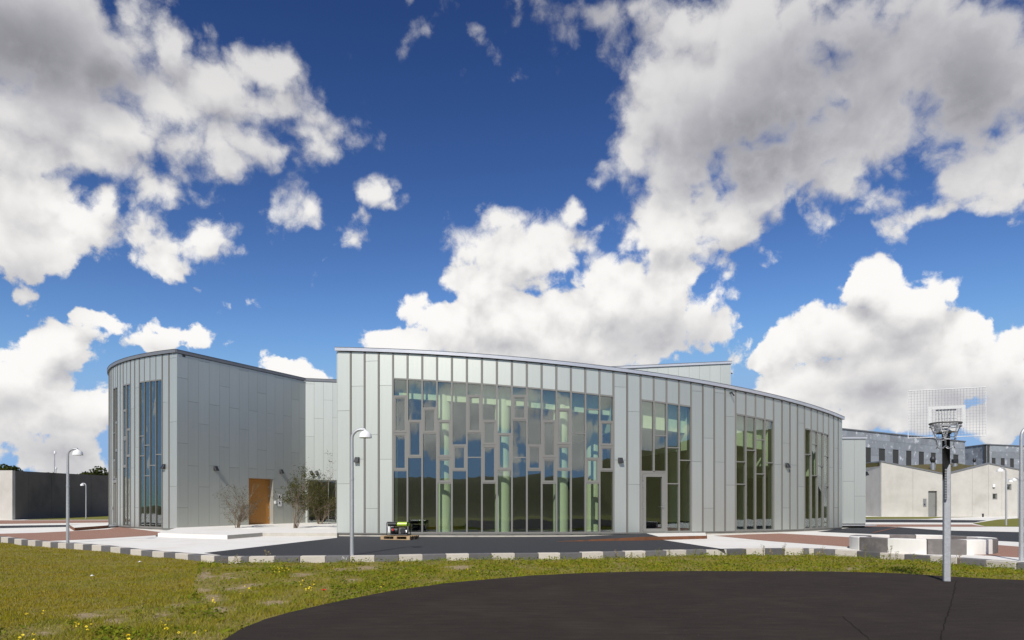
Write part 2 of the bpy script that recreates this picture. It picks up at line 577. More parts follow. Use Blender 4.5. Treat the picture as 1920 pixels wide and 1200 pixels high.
M['galv'] = material('galvanised_steel', (0.44, 0.45, 0.46), 0.50, 0.45, var=0.28, scale=26, detail=3, bump=0.05, bscale=40)
M['galv_dark'] = material('grey_steel', (0.16, 0.155, 0.15), 0.5, 0.4, var=0.3, scale=6)
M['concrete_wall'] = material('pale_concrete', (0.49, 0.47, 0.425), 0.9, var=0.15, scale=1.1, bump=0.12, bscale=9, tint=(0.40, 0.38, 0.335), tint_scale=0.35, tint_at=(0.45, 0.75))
M['shade_dark_concrete'] = material('shade_dark_concrete', (0.13, 0.115, 0.10), 0.9, var=0.16, scale=0.9, stretch=(1, 1, .5), bump=0.12, bscale=9, tint=(0.09, 0.08, 0.07), tint_scale=0.3)
M['slate'] = material('slate_slab', (0.29, 0.31, 0.335), 0.5, var=0.25, scale=1.7, rnd=0.16, bump=0.2, bscale=6, tint=(0.60, 0.62, 0.64), tint_scale=1.3, tint_at=(0.57, 0.66))
M['gravel_white'] = material('white_paving', spec=0.2, base=(0.76, 0.735, 0.67), rough=0.9, var=0.055, scale=1.4, detail=8, bump=0.35, bscale=90, tint=(0.69, 0.655, 0.58), tint_scale=0.5, tint_at=(0.45, 0.75))
M['gravel_red'] = material('red_gravel', spec=0.2, base=(0.31, 0.175, 0.125), rough=0.95, var=0.30, scale=28, detail=6, bump=0.6, bscale=45, speck=(60, 0.62, (0.52, 0.36, 0.30)))
M['asphalt'] = material('new_asphalt', (0.044, 0.045, 0.048), 0.85, spec=0.25, var=0.28, scale=45, detail=6, bump=0.6, bscale=60, speck=(75, 0.66, (0.15, 0.15, 0.15)))
M['corten'] = material('rusted_steel', (0.165, 0.062, 0.024), 0.8, var=0.4, scale=5, tint=(0.085, 0.042, 0.026), tint_scale=2.2)
M['kerb_light'] = material('light_kerb_concrete', (0.52, 0.475, 0.405), 0.9, var=0.14, scale=9, bump=0.35, bscale=45, rnd=0.08)
M['kerb_dark'] = material('dark_kerb_concrete', (0.125, 0.12, 0.118), 0.85, var=0.3, scale=8, bump=0.35, bscale=45, rnd=0.25)
M['bench_white'] = material('white_bench_concrete', (0.74, 0.715, 0.655), 0.8, var=0.05, scale=4, bump=0.1, bscale=30)
M['bench_dark'] = material('dark_bench_concrete', (0.155, 0.140, 0.130), 0.75, var=0.22, scale=5, bump=0.15, bscale=20, tint=(0.21, 0.19, 0.175), tint_scale=2.5)
M['bark'] = material('bark', (0.15, 0.105, 0.07), 0.9, var=0.3, scale=20)
M['twig'] = material('grey_brown_twig', (0.19, 0.145, 0.10), 0.9, var=0.3, scale=9)
M['pallet'] = material('pallet_wood', (0.40, 0.28, 0.155), 0.85, var=0.3, scale=6, stretch=(3, 1, 8), rnd=0.15)
M['lime'] = material('lime_enamel', (0.42, 0.60, 0.035), 0.35)
M['red'] = material('red_plastic', (0.5, 0.03, 0.03), 0.4)
M['sedum'] = material('sedum_roof', (0.10, 0.085, 0.022), 1.0, var=0.5, scale=3, tint=(0.12, 0.055, 0.025), tint_scale=0.8, bump=1.0, bscale=12)
M['door_grey'] = material('grey_door', (0.205, 0.205, 0.195), 0.5, var=0.06)
M['turf'] = material('distant_turf', (0.17, 0.165, 0.020), 1.0, var=0.4, scale=3.5, detail=9, bump=1.0, bscale=22)
M['field'] = material('rough_grass', (0.105, 0.098, 0.026), 1.0, var=0.4, scale=0.7, detail=9, bump=1.0, bscale=4)


# ------------------------------------------------------------------ ground
g = MB()
g.add([(-1800, -1800, -0.30), (1800, -1800, -0.30), (1800, 1800, -0.30), (-1800, 1800, -0.30)], [(0, 1, 2, 3)])
tag(g.build('ground', M['field']), kind='structure')

# kerb: block boundaries along its front foot, far left to right
KERB = [(-64, 1012), (-46, 1012.8), (-29, 1013.7), (-13.5, 1014.6), (1.7, 1016.2), (14.7, 1018), (26.7, 1019.5), (39.7, 1021.5), (52, 1022.5), (65.8, 1023.6), (79.2, 1024.8), (94.2, 1026), (108.3, 1027), (123.3, 1028.1), (138.3, 1029), (155, 1030.2),
        (171.7, 1031.6), (189.2, 1033.4), (206.7, 1035.5), (225, 1037.6), (244.2, 1039.8), (264.2, 1041.8), (285, 1043.9), (306.6, 1045.6),
        (328, 1047.2), (351.6, 1049.4), (376, 1051.2), (401, 1052.9), (427, 1054.2), (452, 1054.4), (466, 1054.3), (514.7, 1053.8), (562.5, 1053.4), (610, 1053), (656, 1052.7),
        (702.5, 1052.3), (748, 1051.6), (793, 1050.8), (837, 1049.8), (880, 1049), (922, 1048.3), (966, 1047.8), (1010, 1047.4), (1051, 1047), (1091.7, 1046.2),
        (1131.7, 1045.2), (1172.5, 1044.4), (1211, 1043.5), (1250, 1042.6), (1287.5, 1041.8), (1325, 1040.8), (1363, 1039.9), (1399.7, 1039.2), (1435, 1038.8),
        (1471.7, 1038.6), (1507, 1038.6), (1516.5, 1038.8), (1526, 1039), (1565, 1041), (1606, 1043.4), (1649, 1046.2), (1695, 1049.4), (1743, 1052.8), (1794, 1056.6), (1848, 1060.6), (1905, 1065), (1965, 1069.6), (2028, 1074.5), (2095, 1079.8)]
kf = [flat(px, py, -0.01) for px, py in KERB]
kn = []
for i, p in enumerate(kf):
    d = (kf[min(i + 1, len(kf) - 1)] - kf[max(i - 1, 0)]).normalized()
    kn.append(Vector((-d.y, d.x, 0)))
kb = [p + n * 0.27 for p, n in zip(kf, kn)]

# paved yard: the pale paving as one sheet with the darker fields laid on it
yard_far = [(62, 74), (-85, 74), (-85, 30)]
poly = [(p.x, p.y) for p in kb] + [(30, 14.0), (62, 14.0)] + yard_far


def sheet_object(name, pts, dz, m):
    from mathutils.geometry import tessellate_polygon
    vs = [Vector((p[0], p[1], p[2] + dz)) for p in pts]
    tris = [tuple(t) for t in tessellate_polygon([vs])]
    up = []
    for t in tris:
        a, b, c = (vs[i] for i in t)
        up.append(t if (b - a).cross(c - a).z > 0 else t[::-1])
    me = bpy.data.meshes.new(name)
    me.from_pydata([tuple(v) for v in vs], [], up)
    me.materials.append(m)
    o = bpy.data.objects.new(name, me)
    col.objects.link(o)
    tag(o, kind='structure')
    return o


sheet_object('pale_paving', [(x, y, plane_z(x, y)) for x, y in poly], 0.0, M['gravel_white'])
on_yard = lambda pts: [yard(*p) for p in pts]
kerb_line = lambda a, b: [kb[i] + Vector((0, 0, plane_z(kb[i].x, kb[i].y) - kb[i].z)) for i, (px, py) in enumerate(KERB) if a <= px <= b]
# asphalt apron in front of the curved front
sheet_object('asphalt_apron', on_yard([(382.5, 1036.9)]) + [p - Vector((0, 0.03, 0)) for p in kerb_line(400, 1330)] + on_yard([(1362, 1030.6), (1243, 1012.5), (1206, 1005), (1100, 1003), (631.9, 1004), (631.9, 1008.4)]), 0.004, M['asphalt'])
# red gravel, left: from the lamp to the corner of the left building
left_kerb = [p - Vector((0, 0.03, 0)) for p in kerb_line(-70, 40)]
sheet_object('red_gravel_field', left_kerb + on_yard([(90, 1014.5), (166.7, 1011.3), (330, 1001.4), (222, 988), (202, 992.4), (138, 995.8), (66.7, 999.2), (-120, 1006)]), 0.004, M['gravel_red'])
sheet_object('red_gravel_strip', on_yard([(-160, 983), (0, 982.5), (200, 979.7), (260, 978.9), (260, 974.6), (200, 975.4), (66, 975.6), (0, 975.6), (-160, 975.7)]), 0.004, M['gravel_red'])
sheet_object('asphalt_path', on_yard([(-160, 993), (0, 990.5), (123, 988), (215, 986), (215, 983), (0, 985.8), (-160, 987)]), 0.004, M['asphalt'])
# right: red field, dark lane, red band, far lanes
sheet_object('red_gravel_field', on_yard([(1338, 1004.5), (1446.7, 1015), (1593, 1025.5), (1740, 1035.5), (1905, 1045), (1990, 1050), (1990, 1031), (1871, 1022), (1700, 1012.6), (1593, 1007.3), (1462, 1000.2), (1400, 1002)]), 0.004, M['gravel_red'])
sheet_object('asphalt_lane', on_yard([(1532, 997.2), (1656.7, 1002.4), (1871, 1014.3), (2000, 1021), (2000, 1000), (1911, 997.8), (1767, 994.6), (1686, 988.6), (1623.7, 986.8), (1580, 991)]), 0.004, M['asphalt'])
sheet_object('red_gravel_strip', on_yard([(1600, 983.2), (1600, 987), (1640, 987.8), (1850, 987.8), (1822, 983.4)]), 0.004, M['gravel_red'])
sheet_object('asphalt_path', on_yard([(1600, 974), (1600, 979.4), (1826, 980), (1850, 975.6), (1700, 974)]), 0.004, M['asphalt'])
sheet_object('grass_verge', on_yard([(1600, 969.2), (1600, 973.4), (1740, 973.2), (1766, 970.6), (1838, 969.2)]), 0.01, M['turf'])
sheet_object('grass_verge', on_yard([(1824, 981.5), (1849, 987.4), (2000, 988.2), (2000, 968.7), (1926, 971), (1870, 974.5)]), 0.01, M['turf'])
sheet_object('grass_verge', on_yard([(44, 975.1), (120, 974.9), (210, 974.6), (290, 974), (290, 966.5), (199, 967.3), (110, 971), (60, 973.8)]), 0.01, M['turf'])
sheet_object('rusted_steel_edging', on_yard([(1634, 998.6), (1640, 998.9), (1687, 988.9), (1682, 988.3)]), 0.008, M['corten'])

kerb = tag(empty('kerb', (0, 0, 0)), kind='structure')
# colours alternate; the two narrow infill stones by the bend keep the rhythm
start = [i for i, (px, py) in enumerate(KERB) if px == 656][0]
for i in range(len(kf) - 1):
    is_dark = (i - start) % 2 == 1
    a, b = kf[i].lerp(kf[i + 1], 0.006), kf[i].lerp(kf[i + 1], 0.994)
    ab, bb = kb[i].lerp(kb[i + 1], 0.006), kb[i].lerp(kb[i + 1], 0.994)
    lift = 0.002 + random.uniform(-0.006, 0.006)
    MB().prism([a, b, bb, ab], -0.2, lambda p: plane_z(p[0], p[1]) + lift).build('kerb_block', M['kerb_dark' if is_dark else 'kerb_light'], kerb, bevel=0.012)

# ------------------------------------------------------------------ court and lawn
COURT = [(300, 1262), (415.6, 1200), (493.7, 1163), (556, 1146), (634, 1129), (712, 1113.5), (759, 1105), (837, 1094.5), (920, 1086.5), (1000, 1080), (1100, 1075), (1200, 1072.6),
         (1300, 1071.7), (1400, 1071.8), (1500, 1072), (1560, 1072.6), (1640, 1074.3), (1695, 1076.6), (1785, 1082), (1850, 1085.5), (1916, 1088.7), (2010, 1095), (2140, 1105)]
court_edge = [flat(*p) for p in COURT]
ce = []
for a, b in zip(court_edge, court_edge[1:]):                     # the tar runs out unevenly into the grass
    k = max(1, int((b - a).length / 0.16))
    nrm = Vector((-(b - a).y, (b - a).x, 0)).normalized()
    for i in range(k):
        p = a.lerp(b, i / k)
        ce.append(p + nrm * (0.035 * mnoise.noise(p * 1.1) + 0.03 * mnoise.noise(p * 4.0)))
court_poly = ce + [court_edge[-1]] + [Vector((22, 9, 0)), Vector((24, -12, 0)), Vector((-6, -12, 0)), Vector((-5, 2, 0))]
m = material('court_asphalt', (0.0365, 0.0285, 0.0225), 0.9, var=0.50, scale=2.6, stretch=(.8, 3.0, 1), detail=14, bump=0.5, bscale=70, tint=(0.045, 0.0352, 0.0278), tint_scale=0.7, tint_at=(0.40, 0.72), spec=0.12, speck=(30, 0.725, (0.15, 0.135, 0.12)))
M['court'] = m
M['seam'] = material('asphalt_seam', (0.022, 0.0185, 0.016), 0.95, spec=0.05, var=0.4, scale=9)
MBc = MB().prism([(p.x, p.y) for p in court_poly], -0.12, 0.012)
tag(MBc.build('asphalt_court', M['court']), kind='structure')


def ribbon(name, pts, w, z, m):
    pts = [flat(*p) for p in pts]
    L, Rr = [], []
    for i, p in enumerate(pts):
        d = (pts[min(i + 1, len(pts) - 1)] - pts[max(i - 1, 0)]).normalized()
        n = Vector((-d.y, d.x, 0))
        q = p + n * random.uniform(-0.012, 0.012)
        ww = w * random.uniform(0.5, 1.3)
        L.append((q.x + n.x * ww, q.y + n.y * ww, z))
        Rr.append((q.x - n.x * ww, q.y - n.y * ww, z))
    k = len(pts)
    mb = MB().add(L + Rr, [(i, i + 1, k + i + 1, k + i) for i in range(k - 1)])
    return tag(mb.build(name, m), kind='structure')


def along(a, b, n):
    return [(a[0] + (b[0] - a[0]) * i / n, a[1] + (b[1] - a[1]) * i / n) for i in range(n + 1)]


ribbon('court_seam', along((1793, 1090), (1786, 1126), 14) + along((1785, 1128), (1763, 1200), 26)[1:] + along((1763, 1200), (1722, 1330), 20)[1:], 0.008, 0.0165, M['seam'])
ribbon('court_seam', along((1579, 1157), (1640, 1210), 20) + along((1640, 1210), (1720, 1290), 10)[1:], 0.005, 0.0165, M['seam'])

# bare soil and worn strips in the rough grass: (column, row, half width, half height)
SOIL = [(170, 1151, 55, 6), (205, 1161, 24, 5), (135, 1148, 22, 3), (378, 1075, 17, 10), (372, 1100, 16, 9), (395, 1118, 20, 7), (420, 1078, 22, 7), (440, 1100, 20, 6), (690, 1062, 34, 4.5), (640, 1064, 22, 3.5), (860, 1062, 26, 3),
        (465, 1092, 26, 5), (330, 1134, 18, 4), (235, 1172, 18, 5), (395, 1140, 24, 5), (655, 1088, 20, 3), (560, 1076, 30, 3), (300, 1150, 16, 4), (80, 1182, 24, 5), (1150, 1072, 28, 2.2), (1600, 1064, 26, 3), (1480, 1066, 30, 2), (820, 1086, 16, 2.5), (520, 1126, 30, 5)]


def soil_at(px, py, n):
    s = -9.0
    for cx, cy, rx, ry in SOIL:
        d = 1.0 - math.hypot((px - cx) / rx, (py - cy) / ry)
        if d > s:
            s = d
    return s + n * 0.9


def rough_zone(px, py):        # beyond the lip of the mown lawn: weeds and worn ground
    lip = [(-200, 1215), (60, 1165), (135, 1148), (230, 1137), (300, 1125), (355, 1112), (362, 1090), (372, 1060), (376, 1049)]
    if px > 376:
        return 1.0
    for (ax, ay), (bx, by) in zip(lip, lip[1:]):
        if ax <= px <= bx:
            return 1.0 if py > ay + (by - ay) * (px - ax) / (bx - ax) else 0.0
    return 0.0


import numpy as np
rng = np.random.default_rng(5)
lawn_poly = [(-60.0, 60.0)] + [(p.x, p.y) for p in kf] + [(22.0, 12.5), (14.0, 10.0)]
lawn_poly += [(p.x, p.y) for p in reversed(court_edge)] + [(-6, 2), (-7, -12), (-60, -12)]


def inside(poly, x, y):
    x, y = np.asarray(x), np.asarray(y)
    r = np.zeros(x.shape, bool)
    n = len(poly)
    for i in range(n):
        x0, y0 = poly[i][0], poly[i][1]
        x1, y1 = poly[(i + 1) % n][0], poly[(i + 1) % n][1]
        c = ((y0 > y) != (y1 > y))
        xi = (x1 - x0) * (y - y0) / ((y1 - y0) if y1 != y0 else 1e-9) + x0
        r ^= c & (x < xi)
    return r




def hump(x, y):
    return 0.030 * mnoise.noise(Vector((x * 0.45, y * 0.45, 0))) + 0.016 * mnoise.noise(Vector((x * 1.7, y * 1.7, 3)))


def to_px(x, y, z=0.0):
    return 960 + 1280 * x / y, HORIZON + 1280 * (CAM_Z - z) / y


# lawn: a fine sheet near the camera, soil stored as a stain on it
lx, ly = np.arange(-26, 16.01, 0.14), np.arange(4.5, 30.01, 0.14)
vs, soil = [], []
for yy in ly:
    for xx in lx:
        px, py = to_px(xx, yy)
        n = mnoise.fractal(Vector((xx * 2.1, yy * 2.1, 1.0)), 1.0, 2.0, 4)
        rz = rough_zone(px, py)
        s = soil_at(px, py, n)
        vs.append((xx, yy, -0.035 + hump(xx, yy) + (0.0 if rz else 0.012)))
        soil.append(max(0.0, min(1.0, 0.38 + s * 1.3)) if rz else 0.0)
nx = len(lx)
fs = []
for j in range(len(ly) - 1):
    for i in range(nx - 1):
        fs.append((j * nx + i, j * nx + i + 1, (j + 1) * nx + i + 1, (j + 1) * nx + i))
cx = np.array([(vs[f[0]][0] + vs[f[2]][0]) / 2 for f in fs])
cy = np.array([(vs[f[0]][1] + vs[f[2]][1]) / 2 for f in fs])
near_poly = [(-60.0, 60.0)] + [((p.x + n.x * 0.1), (p.y + n.y * 0.1)) for p, n in zip(kf, kn)] + [(60.0, 12.5), (60.0, 4.0), (-60, 4.0)]
keep = inside(near_poly, cx, cy)
fs = [f for f, k in zip(fs, keep) if k]
me = bpy.data.meshes.new('lawn')
me.from_pydata(vs, [], fs)
at = me.attributes.new('soil', 'FLOAT', 'POINT')
at.data.foreach_set('value', soil)
me.shade_smooth()
m = material('lawn_earth', (0.20, 0.165, 0.030), 1.0, var=0.5, scale=7, detail=9, bump=1.0, bscale=30, tint=(0.16, 0.145, 0.022), tint_scale=0.6)
N = Nodes(m.node_tree)
bs = m.node_tree.nodes['Principled BSDF']
link = bs.inputs['Base Color'].links[0].from_socket
an = N.new('ShaderNodeAttribute', attribute_name='soil')
tc = N.new('ShaderNodeTexCoord')
sn = N.noise(tc.outputs['Object'], 14, 8, 0.65)
soilc = N.v('SCALE', (0.31, 0.235, 0.125), scale=N.m('MULTIPLY_ADD', sn, 1.1, 0.42))
N.put(bs.inputs['Base Color'], N.mix(N.smooth(N.m('ADD', an.outputs['Fac'], N.m('MULTIPLY', N.m('SUBTRACT', sn, 0.5), 0.9)), 0.4, 0.75), link, soilc))
me.materials.append(m)
o = bpy.data.objects.new('lawn', me)
col.objects.link(o)
tag(o, kind='structure')
g = MB().add([(-90, -95, -0.10), (90, -95, -0.10), (90, 4.6, -0.10), (-90, 4.6, -0.10)], [(0, 1, 2, 3)])
tag(g.build('grass_field', M['turf']), kind='structure')


def point_grid():
    soil_np = np.array(soil).reshape(len(ly), nx)
    def f(x, y):
        i = np.clip(((x - lx[0]) / 0.14).astype(int), 0, nx - 1)
        j = np.clip(((y - ly[0]) / 0.14).astype(int), 0, len(ly) - 1)
        return soil_np[j, i]
    z_np = np.array([v[2] for v in vs]).reshape(len(ly), nx)
    def z(x, y):
        i = np.clip(((x - lx[0]) / 0.14).astype(int), 0, nx - 1)
        j = np.clip(((y - ly[0]) / 0.14).astype(int), 0, len(ly) - 1)
        return z_np[j, i]
    return f, z


soil_f, lawn_z = point_grid()


def scatter(n, y0, y1, power=1.0):
    """points on the lawn, denser near the camera"""
    u = rng.random(n)
    y = y0 * (y1 / y0) ** u
    x = y * rng.uniform(-1.0, 0.98, n)
    x = np.where(rng.random(n) < 0.12, x * 1.15, x)
    k = inside(lawn_poly, x, y) & (x > -25.5) & (x < 15.5)
    return x[k], y[k]


def rough_np(x, y):
    px, py = 960 + 1280 * x / y, HORIZON + 1280 * CAM_Z / y
    return np.array([rough_zone(a, b) for a, b in zip(px, py)])


def blades(name, x, y, h, w, lean, mat_):
    """triangular grass blades, one island each"""
    n = len(x)
    az = rng.uniform(0, 2 * np.pi, n)
    la = rng.uniform(0, 2 * np.pi, n)
    z = lawn_z(x, y)
    dx, dy = np.cos(az) * w / 2, np.sin(az) * w / 2
    tx, ty = np.cos(la) * h * lean, np.sin(la) * h * lean
    v = np.empty((n, 3, 3), np.float32)
    v[:, 0] = np.stack([x - dx, y - dy, z - 0.005], 1)
    v[:, 1] = np.stack([x + dx, y + dy, z - 0.005], 1)
    v[:, 2] = np.stack([x + tx, y + ty, z + h], 1)
    me = bpy.data.meshes.new(name)
    me.vertices.add(n * 3)
    me.vertices.foreach_set('co', v.ravel())
    me.loops.add(n * 3)
    me.loops.foreach_set('vertex_index', np.arange(n * 3, dtype=np.int32))
    me.polygons.add(n)
    me.polygons.foreach_set('loop_start', np.arange(0, n * 3, 3, dtype=np.int32))
    me.update(calc_edges=True)
    me.materials.append(mat_)
    o = bpy.data.objects.new(name, me)
    col.objects.link(o)
    tag(o, kind='stuff')
    return o


def leaves(name, x, y, z, s, mat_, tilt=0.7, parent=None, long=1.0, kind='stuff', off=(0, 0, 0)):
    """small four-cornered leaves with random tilt"""
    n = len(x)
    a = rng.uniform(0, 2 * np.pi, n)
    nz = 1.0 - tilt * rng.random(n)
    b = rng.uniform(0, 2 * np.pi, n)
    r = np.sqrt(np.maximum(0, 1 - nz * nz))
    nrm = np.stack([np.cos(b) * r, np.sin(b) * r, nz], 1)
    t = np.stack([np.cos(a), np.sin(a), np.zeros(n)], 1)
    t = t - nrm * (t * nrm).sum(1)[:, None]
    t /= np.linalg.norm(t, axis=1)[:, None] + 1e-9
    q = np.cross(nrm, t)
    c = np.stack([x - off[0], y - off[1], z - off[2]], 1)
    s = np.broadcast_to(np.asarray(s, float), (n,))[:, None]
    v = np.empty((n, 4, 3), np.float32)
    v[:, 0] = c - t * s * long
    v[:, 1] = c + q * s * 0.55
    v[:, 2] = c + t * s * long
    v[:, 3] = c - q * s * 0.55
    me = bpy.data.meshes.new(name)
    me.vertices.add(n * 4)
    me.vertices.foreach_set('co', v.ravel())
    me.loops.add(n * 4)
    me.loops.foreach_set('vertex_index', np.arange(n * 4, dtype=np.int32))
    me.polygons.add(n)
    me.polygons.foreach_set('loop_start', np.arange(0, n * 4, 4, dtype=np.int32))
    me.update(calc_edges=True)
    me.materials.append(mat_)
    o = bpy.data.objects.new(name, me)
    col.objects.link(o)
    if parent is not None:
        o.parent = parent
    if kind:
        tag(o, kind=kind)
    return o


M['mown'] = leaf_material('mown_grass_blades', (0.365, 0.270, 0.030), (0.260, 0.255, 0.016), 0.75)
M['rough_blades'] = leaf_material('rough_grass_blades', (0.37, 0.30, 0.040), (0.225, 0.245, 0.020), 1.8)
M['clover'] = leaf_material('weed_leaves', (0.25, 0.27, 0.022), (0.115, 0.165, 0.018), 2.2)
M['dry'] = leaf_material('dry_straw', (0.46, 0.36, 0.17), (0.32, 0.24, 0.11), 2.0, trans=0.2)

x, y = scatter(520000, 6.2, 28.0)
ro = rough_np(x, y)
sl = soil_f(x, y)
clump = np.array([mnoise.noise(Vector((a * 1.3, b * 1.3, 7.0))) for a, b in zip(x, y)])
mown = ro < 0.5
n = mown.sum()
blades('mown_grass', x[mown], y[mown], rng.uniform(0.018, 0.045, n), 0.0045 + 0.0006 * y[mown], 0.55, M['mown'])
keep = (~mown) & (rng.random(len(x)) > sl * 1.15) & (rng.random(len(x)) < 0.75 + clump)
n = keep.sum()
blades('rough_grass', x[keep], y[keep], rng.uniform(0.02, 0.085, n) * (0.8 + 0.7 * np.clip(clump[keep], -0.4, 1)), 0.005 + 0.0006 * y[keep], 0.65, M['rough_blades'])
x, y = scatter(150000, 6.2, 28.0)
k = (rough_np(x, y) > 0.5) & (rng.random(len(x)) > soil_f(x, y) * 1.3)
x, y = x[k], y[k]
cl = np.array([mnoise.noise(Vector((a * 1.1, b * 1.1, 2.0))) + 0.5 * mnoise.noise(Vector((a * 3.3, b * 3.3, 5.0))) for a, b in zip(x, y)])
px = 960 + 1280 * x / y
bias = np.where(px > 620, 0.75, np.where(y > 14.3, 0.5, -0.08))   # thick weeds along the kerb, sparse ones elsewhere
k = cl + bias > rng.uniform(0.0, 0.55, len(x))
x, y, cl = x[k], y[k], cl[k]
hgt = 0.02 + np.clip(cl + 0.45, 0.1, 1.0) * 0.14 * rng.random(len(x)) * np.where(y > 13, 1.0, 0.6)
leaves('weed_leaves', x, y, lawn_z(x, y) + hgt, rng.uniform(0.012, 0.034, len(x)), M['clover'], 0.9)
x, y = scatter(60000, 6.2, 28.0)
k = (rough_np(x, y) > 0.5) | (rng.random(len(x)) < 0.30)
x, y = x[k], y[k]
blades('dry_straw', x, y, rng.uniform(0.01, 0.05, len(x)), 0.005 + 0.0004 * y, 1.2, M['dry'])

# yellow flowers scattered in the rough grass, and one poppy
M['yellow'] = material('yellow_petals', (0.75, 0.58, 0.02), 0.7)
M['poppy'] = material('poppy_petals', (0.62, 0.035, 0.015), 0.7)
fx, fy = [], []
for cx_, cy_, n, rx, ry in ((525, 1068, 26, 22, 6), (566, 1093, 4, 5, 2), (580, 1104, 9, 8, 3), (588, 1092, 3, 4, 2), (165, 1172, 8, 10, 6), (80, 1148, 3, 4, 3), (50, 1154, 2, 3, 2), (310, 1172, 9, 12, 6), (400, 1124, 4, 4, 3), (145, 1165, 4, 6, 3),
                          (240, 1196, 5, 8, 3), (460, 1107, 4, 20, 8), (1092, 1045, 4, 5, 3), (700, 1098, 5, 60, 6), (60, 1190, 5, 30, 6), (360, 1188, 6, 30, 8), (900, 1070, 4, 80, 6)):
    for i in range(n):
        p = flat(cx_ + random.gauss(0, rx * .5), cy_ + random.gauss(0, ry * .5), 0.06)
        fx.append(p.x)
        fy.append(p.y)
fx, fy = np.array(fx), np.array(fy)
fz = lawn_z(fx, fy) + rng.uniform(0.05, 0.12, len(fx))
leaves('yellow_flowers', np.repeat(fx, 2), np.repeat(fy, 2), np.repeat(fz, 2), 0.024, M['yellow'], 0.8, long=0.8)
pp = flat(606, 1108.5, 0.1)
pz = float(lawn_z(np.array([pp.x]), np.array([pp.y]))[0])
poppy = empty('poppy', (pp.x, pp.y, pz))
tag(poppy, 'single red poppy flowering in the rough grass beside the court edge', 'flower')
MB().tube([pp.xy.to_3d() + Vector((0, 0, pz)), pp.xy.to_3d() + Vector((0.01, 0, pz + 0.13))], 0.003, 5).build('stem', M['clover'], poppy)
mb = MB()
for i in range(5):
    a = i * 2 * math.pi / 5
    c = pp.xy.to_3d() + Vector((0.01, 0, pz + 0.13))
    d, q = Vector((math.cos(a), math.sin(a), .5)), Vector((-math.sin(a), math.cos(a), 0))
    mb.add([c, c + d * 0.03 - q * 0.028, c + d * 0.052, c + d * 0.03 + q * 0.028], [(0, 1, 2, 3)])
mb.build('petals', M['poppy'], poppy)

# scraps of white paper on the lawn
for (px_, py_), lab in zip(((172.5, 1079), (262, 1052)), ('small white scrap of paper lying in the middle of the mown lawn', 'tiny white scrap of paper on the mown lawn near the kerb')):
    p = flat(px_, py_, 0.03)
    z = float(lawn_z(np.array([p.x]), np.array([p.y]))[0]) + 0.035
    mb = MB().add([(p.x - .035, p.y - .02, z), (p.x + .03, p.y - .025, z + .012), (p.x + .04, p.y + .03, z), (p.x - .03, p.y + .03, z + .02), (p.x, p.y, z + .03)], [(0, 1, 4), (1, 2, 4), (2, 3, 4), (3, 0, 4)])
    tag(mb.build('paper_scrap', M['white']), lab, 'litter')

# tall weeds in front of the kerb: (column, row of the foot, height in metres, spread, kind)
WEEDS = [
    (501, 1052, .34, .16, 'pale', 'pale tall weed with a cluster of whitish seed heads in front of the kerb'),
    (438, 1055, .22, .22, 'dry', 'wide dry weed at the kerb bend, left one of a touching pair'),
    (446, 1057, .20, .2, 'dry', 'wide dry weed at the kerb bend, right one of a touching pair'),
    (420, 1056, .16, .14, 'dry', 'small dry weed a little left of the pair at the kerb bend'),
    (660, 1053, .10, .1, 'green', 'tiny green weed in front of the kerb at the foot of the middle street lamp'),
    (1157, 1046, .26, .06, 'dry', 'thin dry weed in front of the kerb below the low end of the rusted ramp'),
    (1184, 1046, .22, .1, 'green', 'green weed in front of the kerb left of the glazed door'),
    (1205, 1046, .18, .1, 'dry', 'short dry weed in front of the kerb below the hinges of the glazed door'),
    (1235, 1046, .30, .12, 'green', 'green weed in front of the kerb below the middle of the glazed door'),
    (1254, 1045, .30, .1, 'green', 'green weed in front of the kerb below the handle of the glazed door'),
    (1302, 1044, .30, .12, 'green', 'green weed below the end of the rusted ramp, left one of two'),
    (1319, 1044, .27, .12, 'green', 'green weed below the end of the rusted ramp, right one of two'),
    (1400, 1042, .22, .1, 'green', 'short green weed in front of the kerb below the left half of the third window'),
    (1431, 1041, .40, .10, 'green', 'tall green weed in front of the kerb below the right half of the third window'),
    (1447, 1041, .22, .08, 'dry', 'short dry weed close right of the tall green weed below the third window'),
    (1470, 1042, .42, .12, 'green', 'tall green weed at the kerb below the wall lamp between the right-hand windows'),
    (1505, 1042, .24, .14, 'green', 'low spreading green weed at the kerb below the left edge of the last window'),
    (1541, 1044, .36, .12, 'dry', 'taller dry weed at the kerb below the right half of the last window'),
    (1534, 1044, .22, .1, 'dry', 'shorter dry weed leaning against a taller dry one below the last window'),
    (1622, 1048, .44, .08, 'green', 'tallest green weed, before the dark left segment of the round bench'),
    (1668, 1049, .40, .10, 'green', 'tall green weed before the joint of dark and white bench segments'),
    (1680, 1050, .26, .1, 'green', 'shorter green weed before the left end of the white bench segment'),
    (1712, 1053, .24, .12, 'green', 'low green weed before the right half of the white bench segment'),
    (1800, 1060, .38, .10, 'dry', 'tall dry weed in front of the kerb right of the hoop pole'),
    (1762, 1059, .25, .1, 'green', 'small green weed in front of the kerb just left of the hoop pole')]
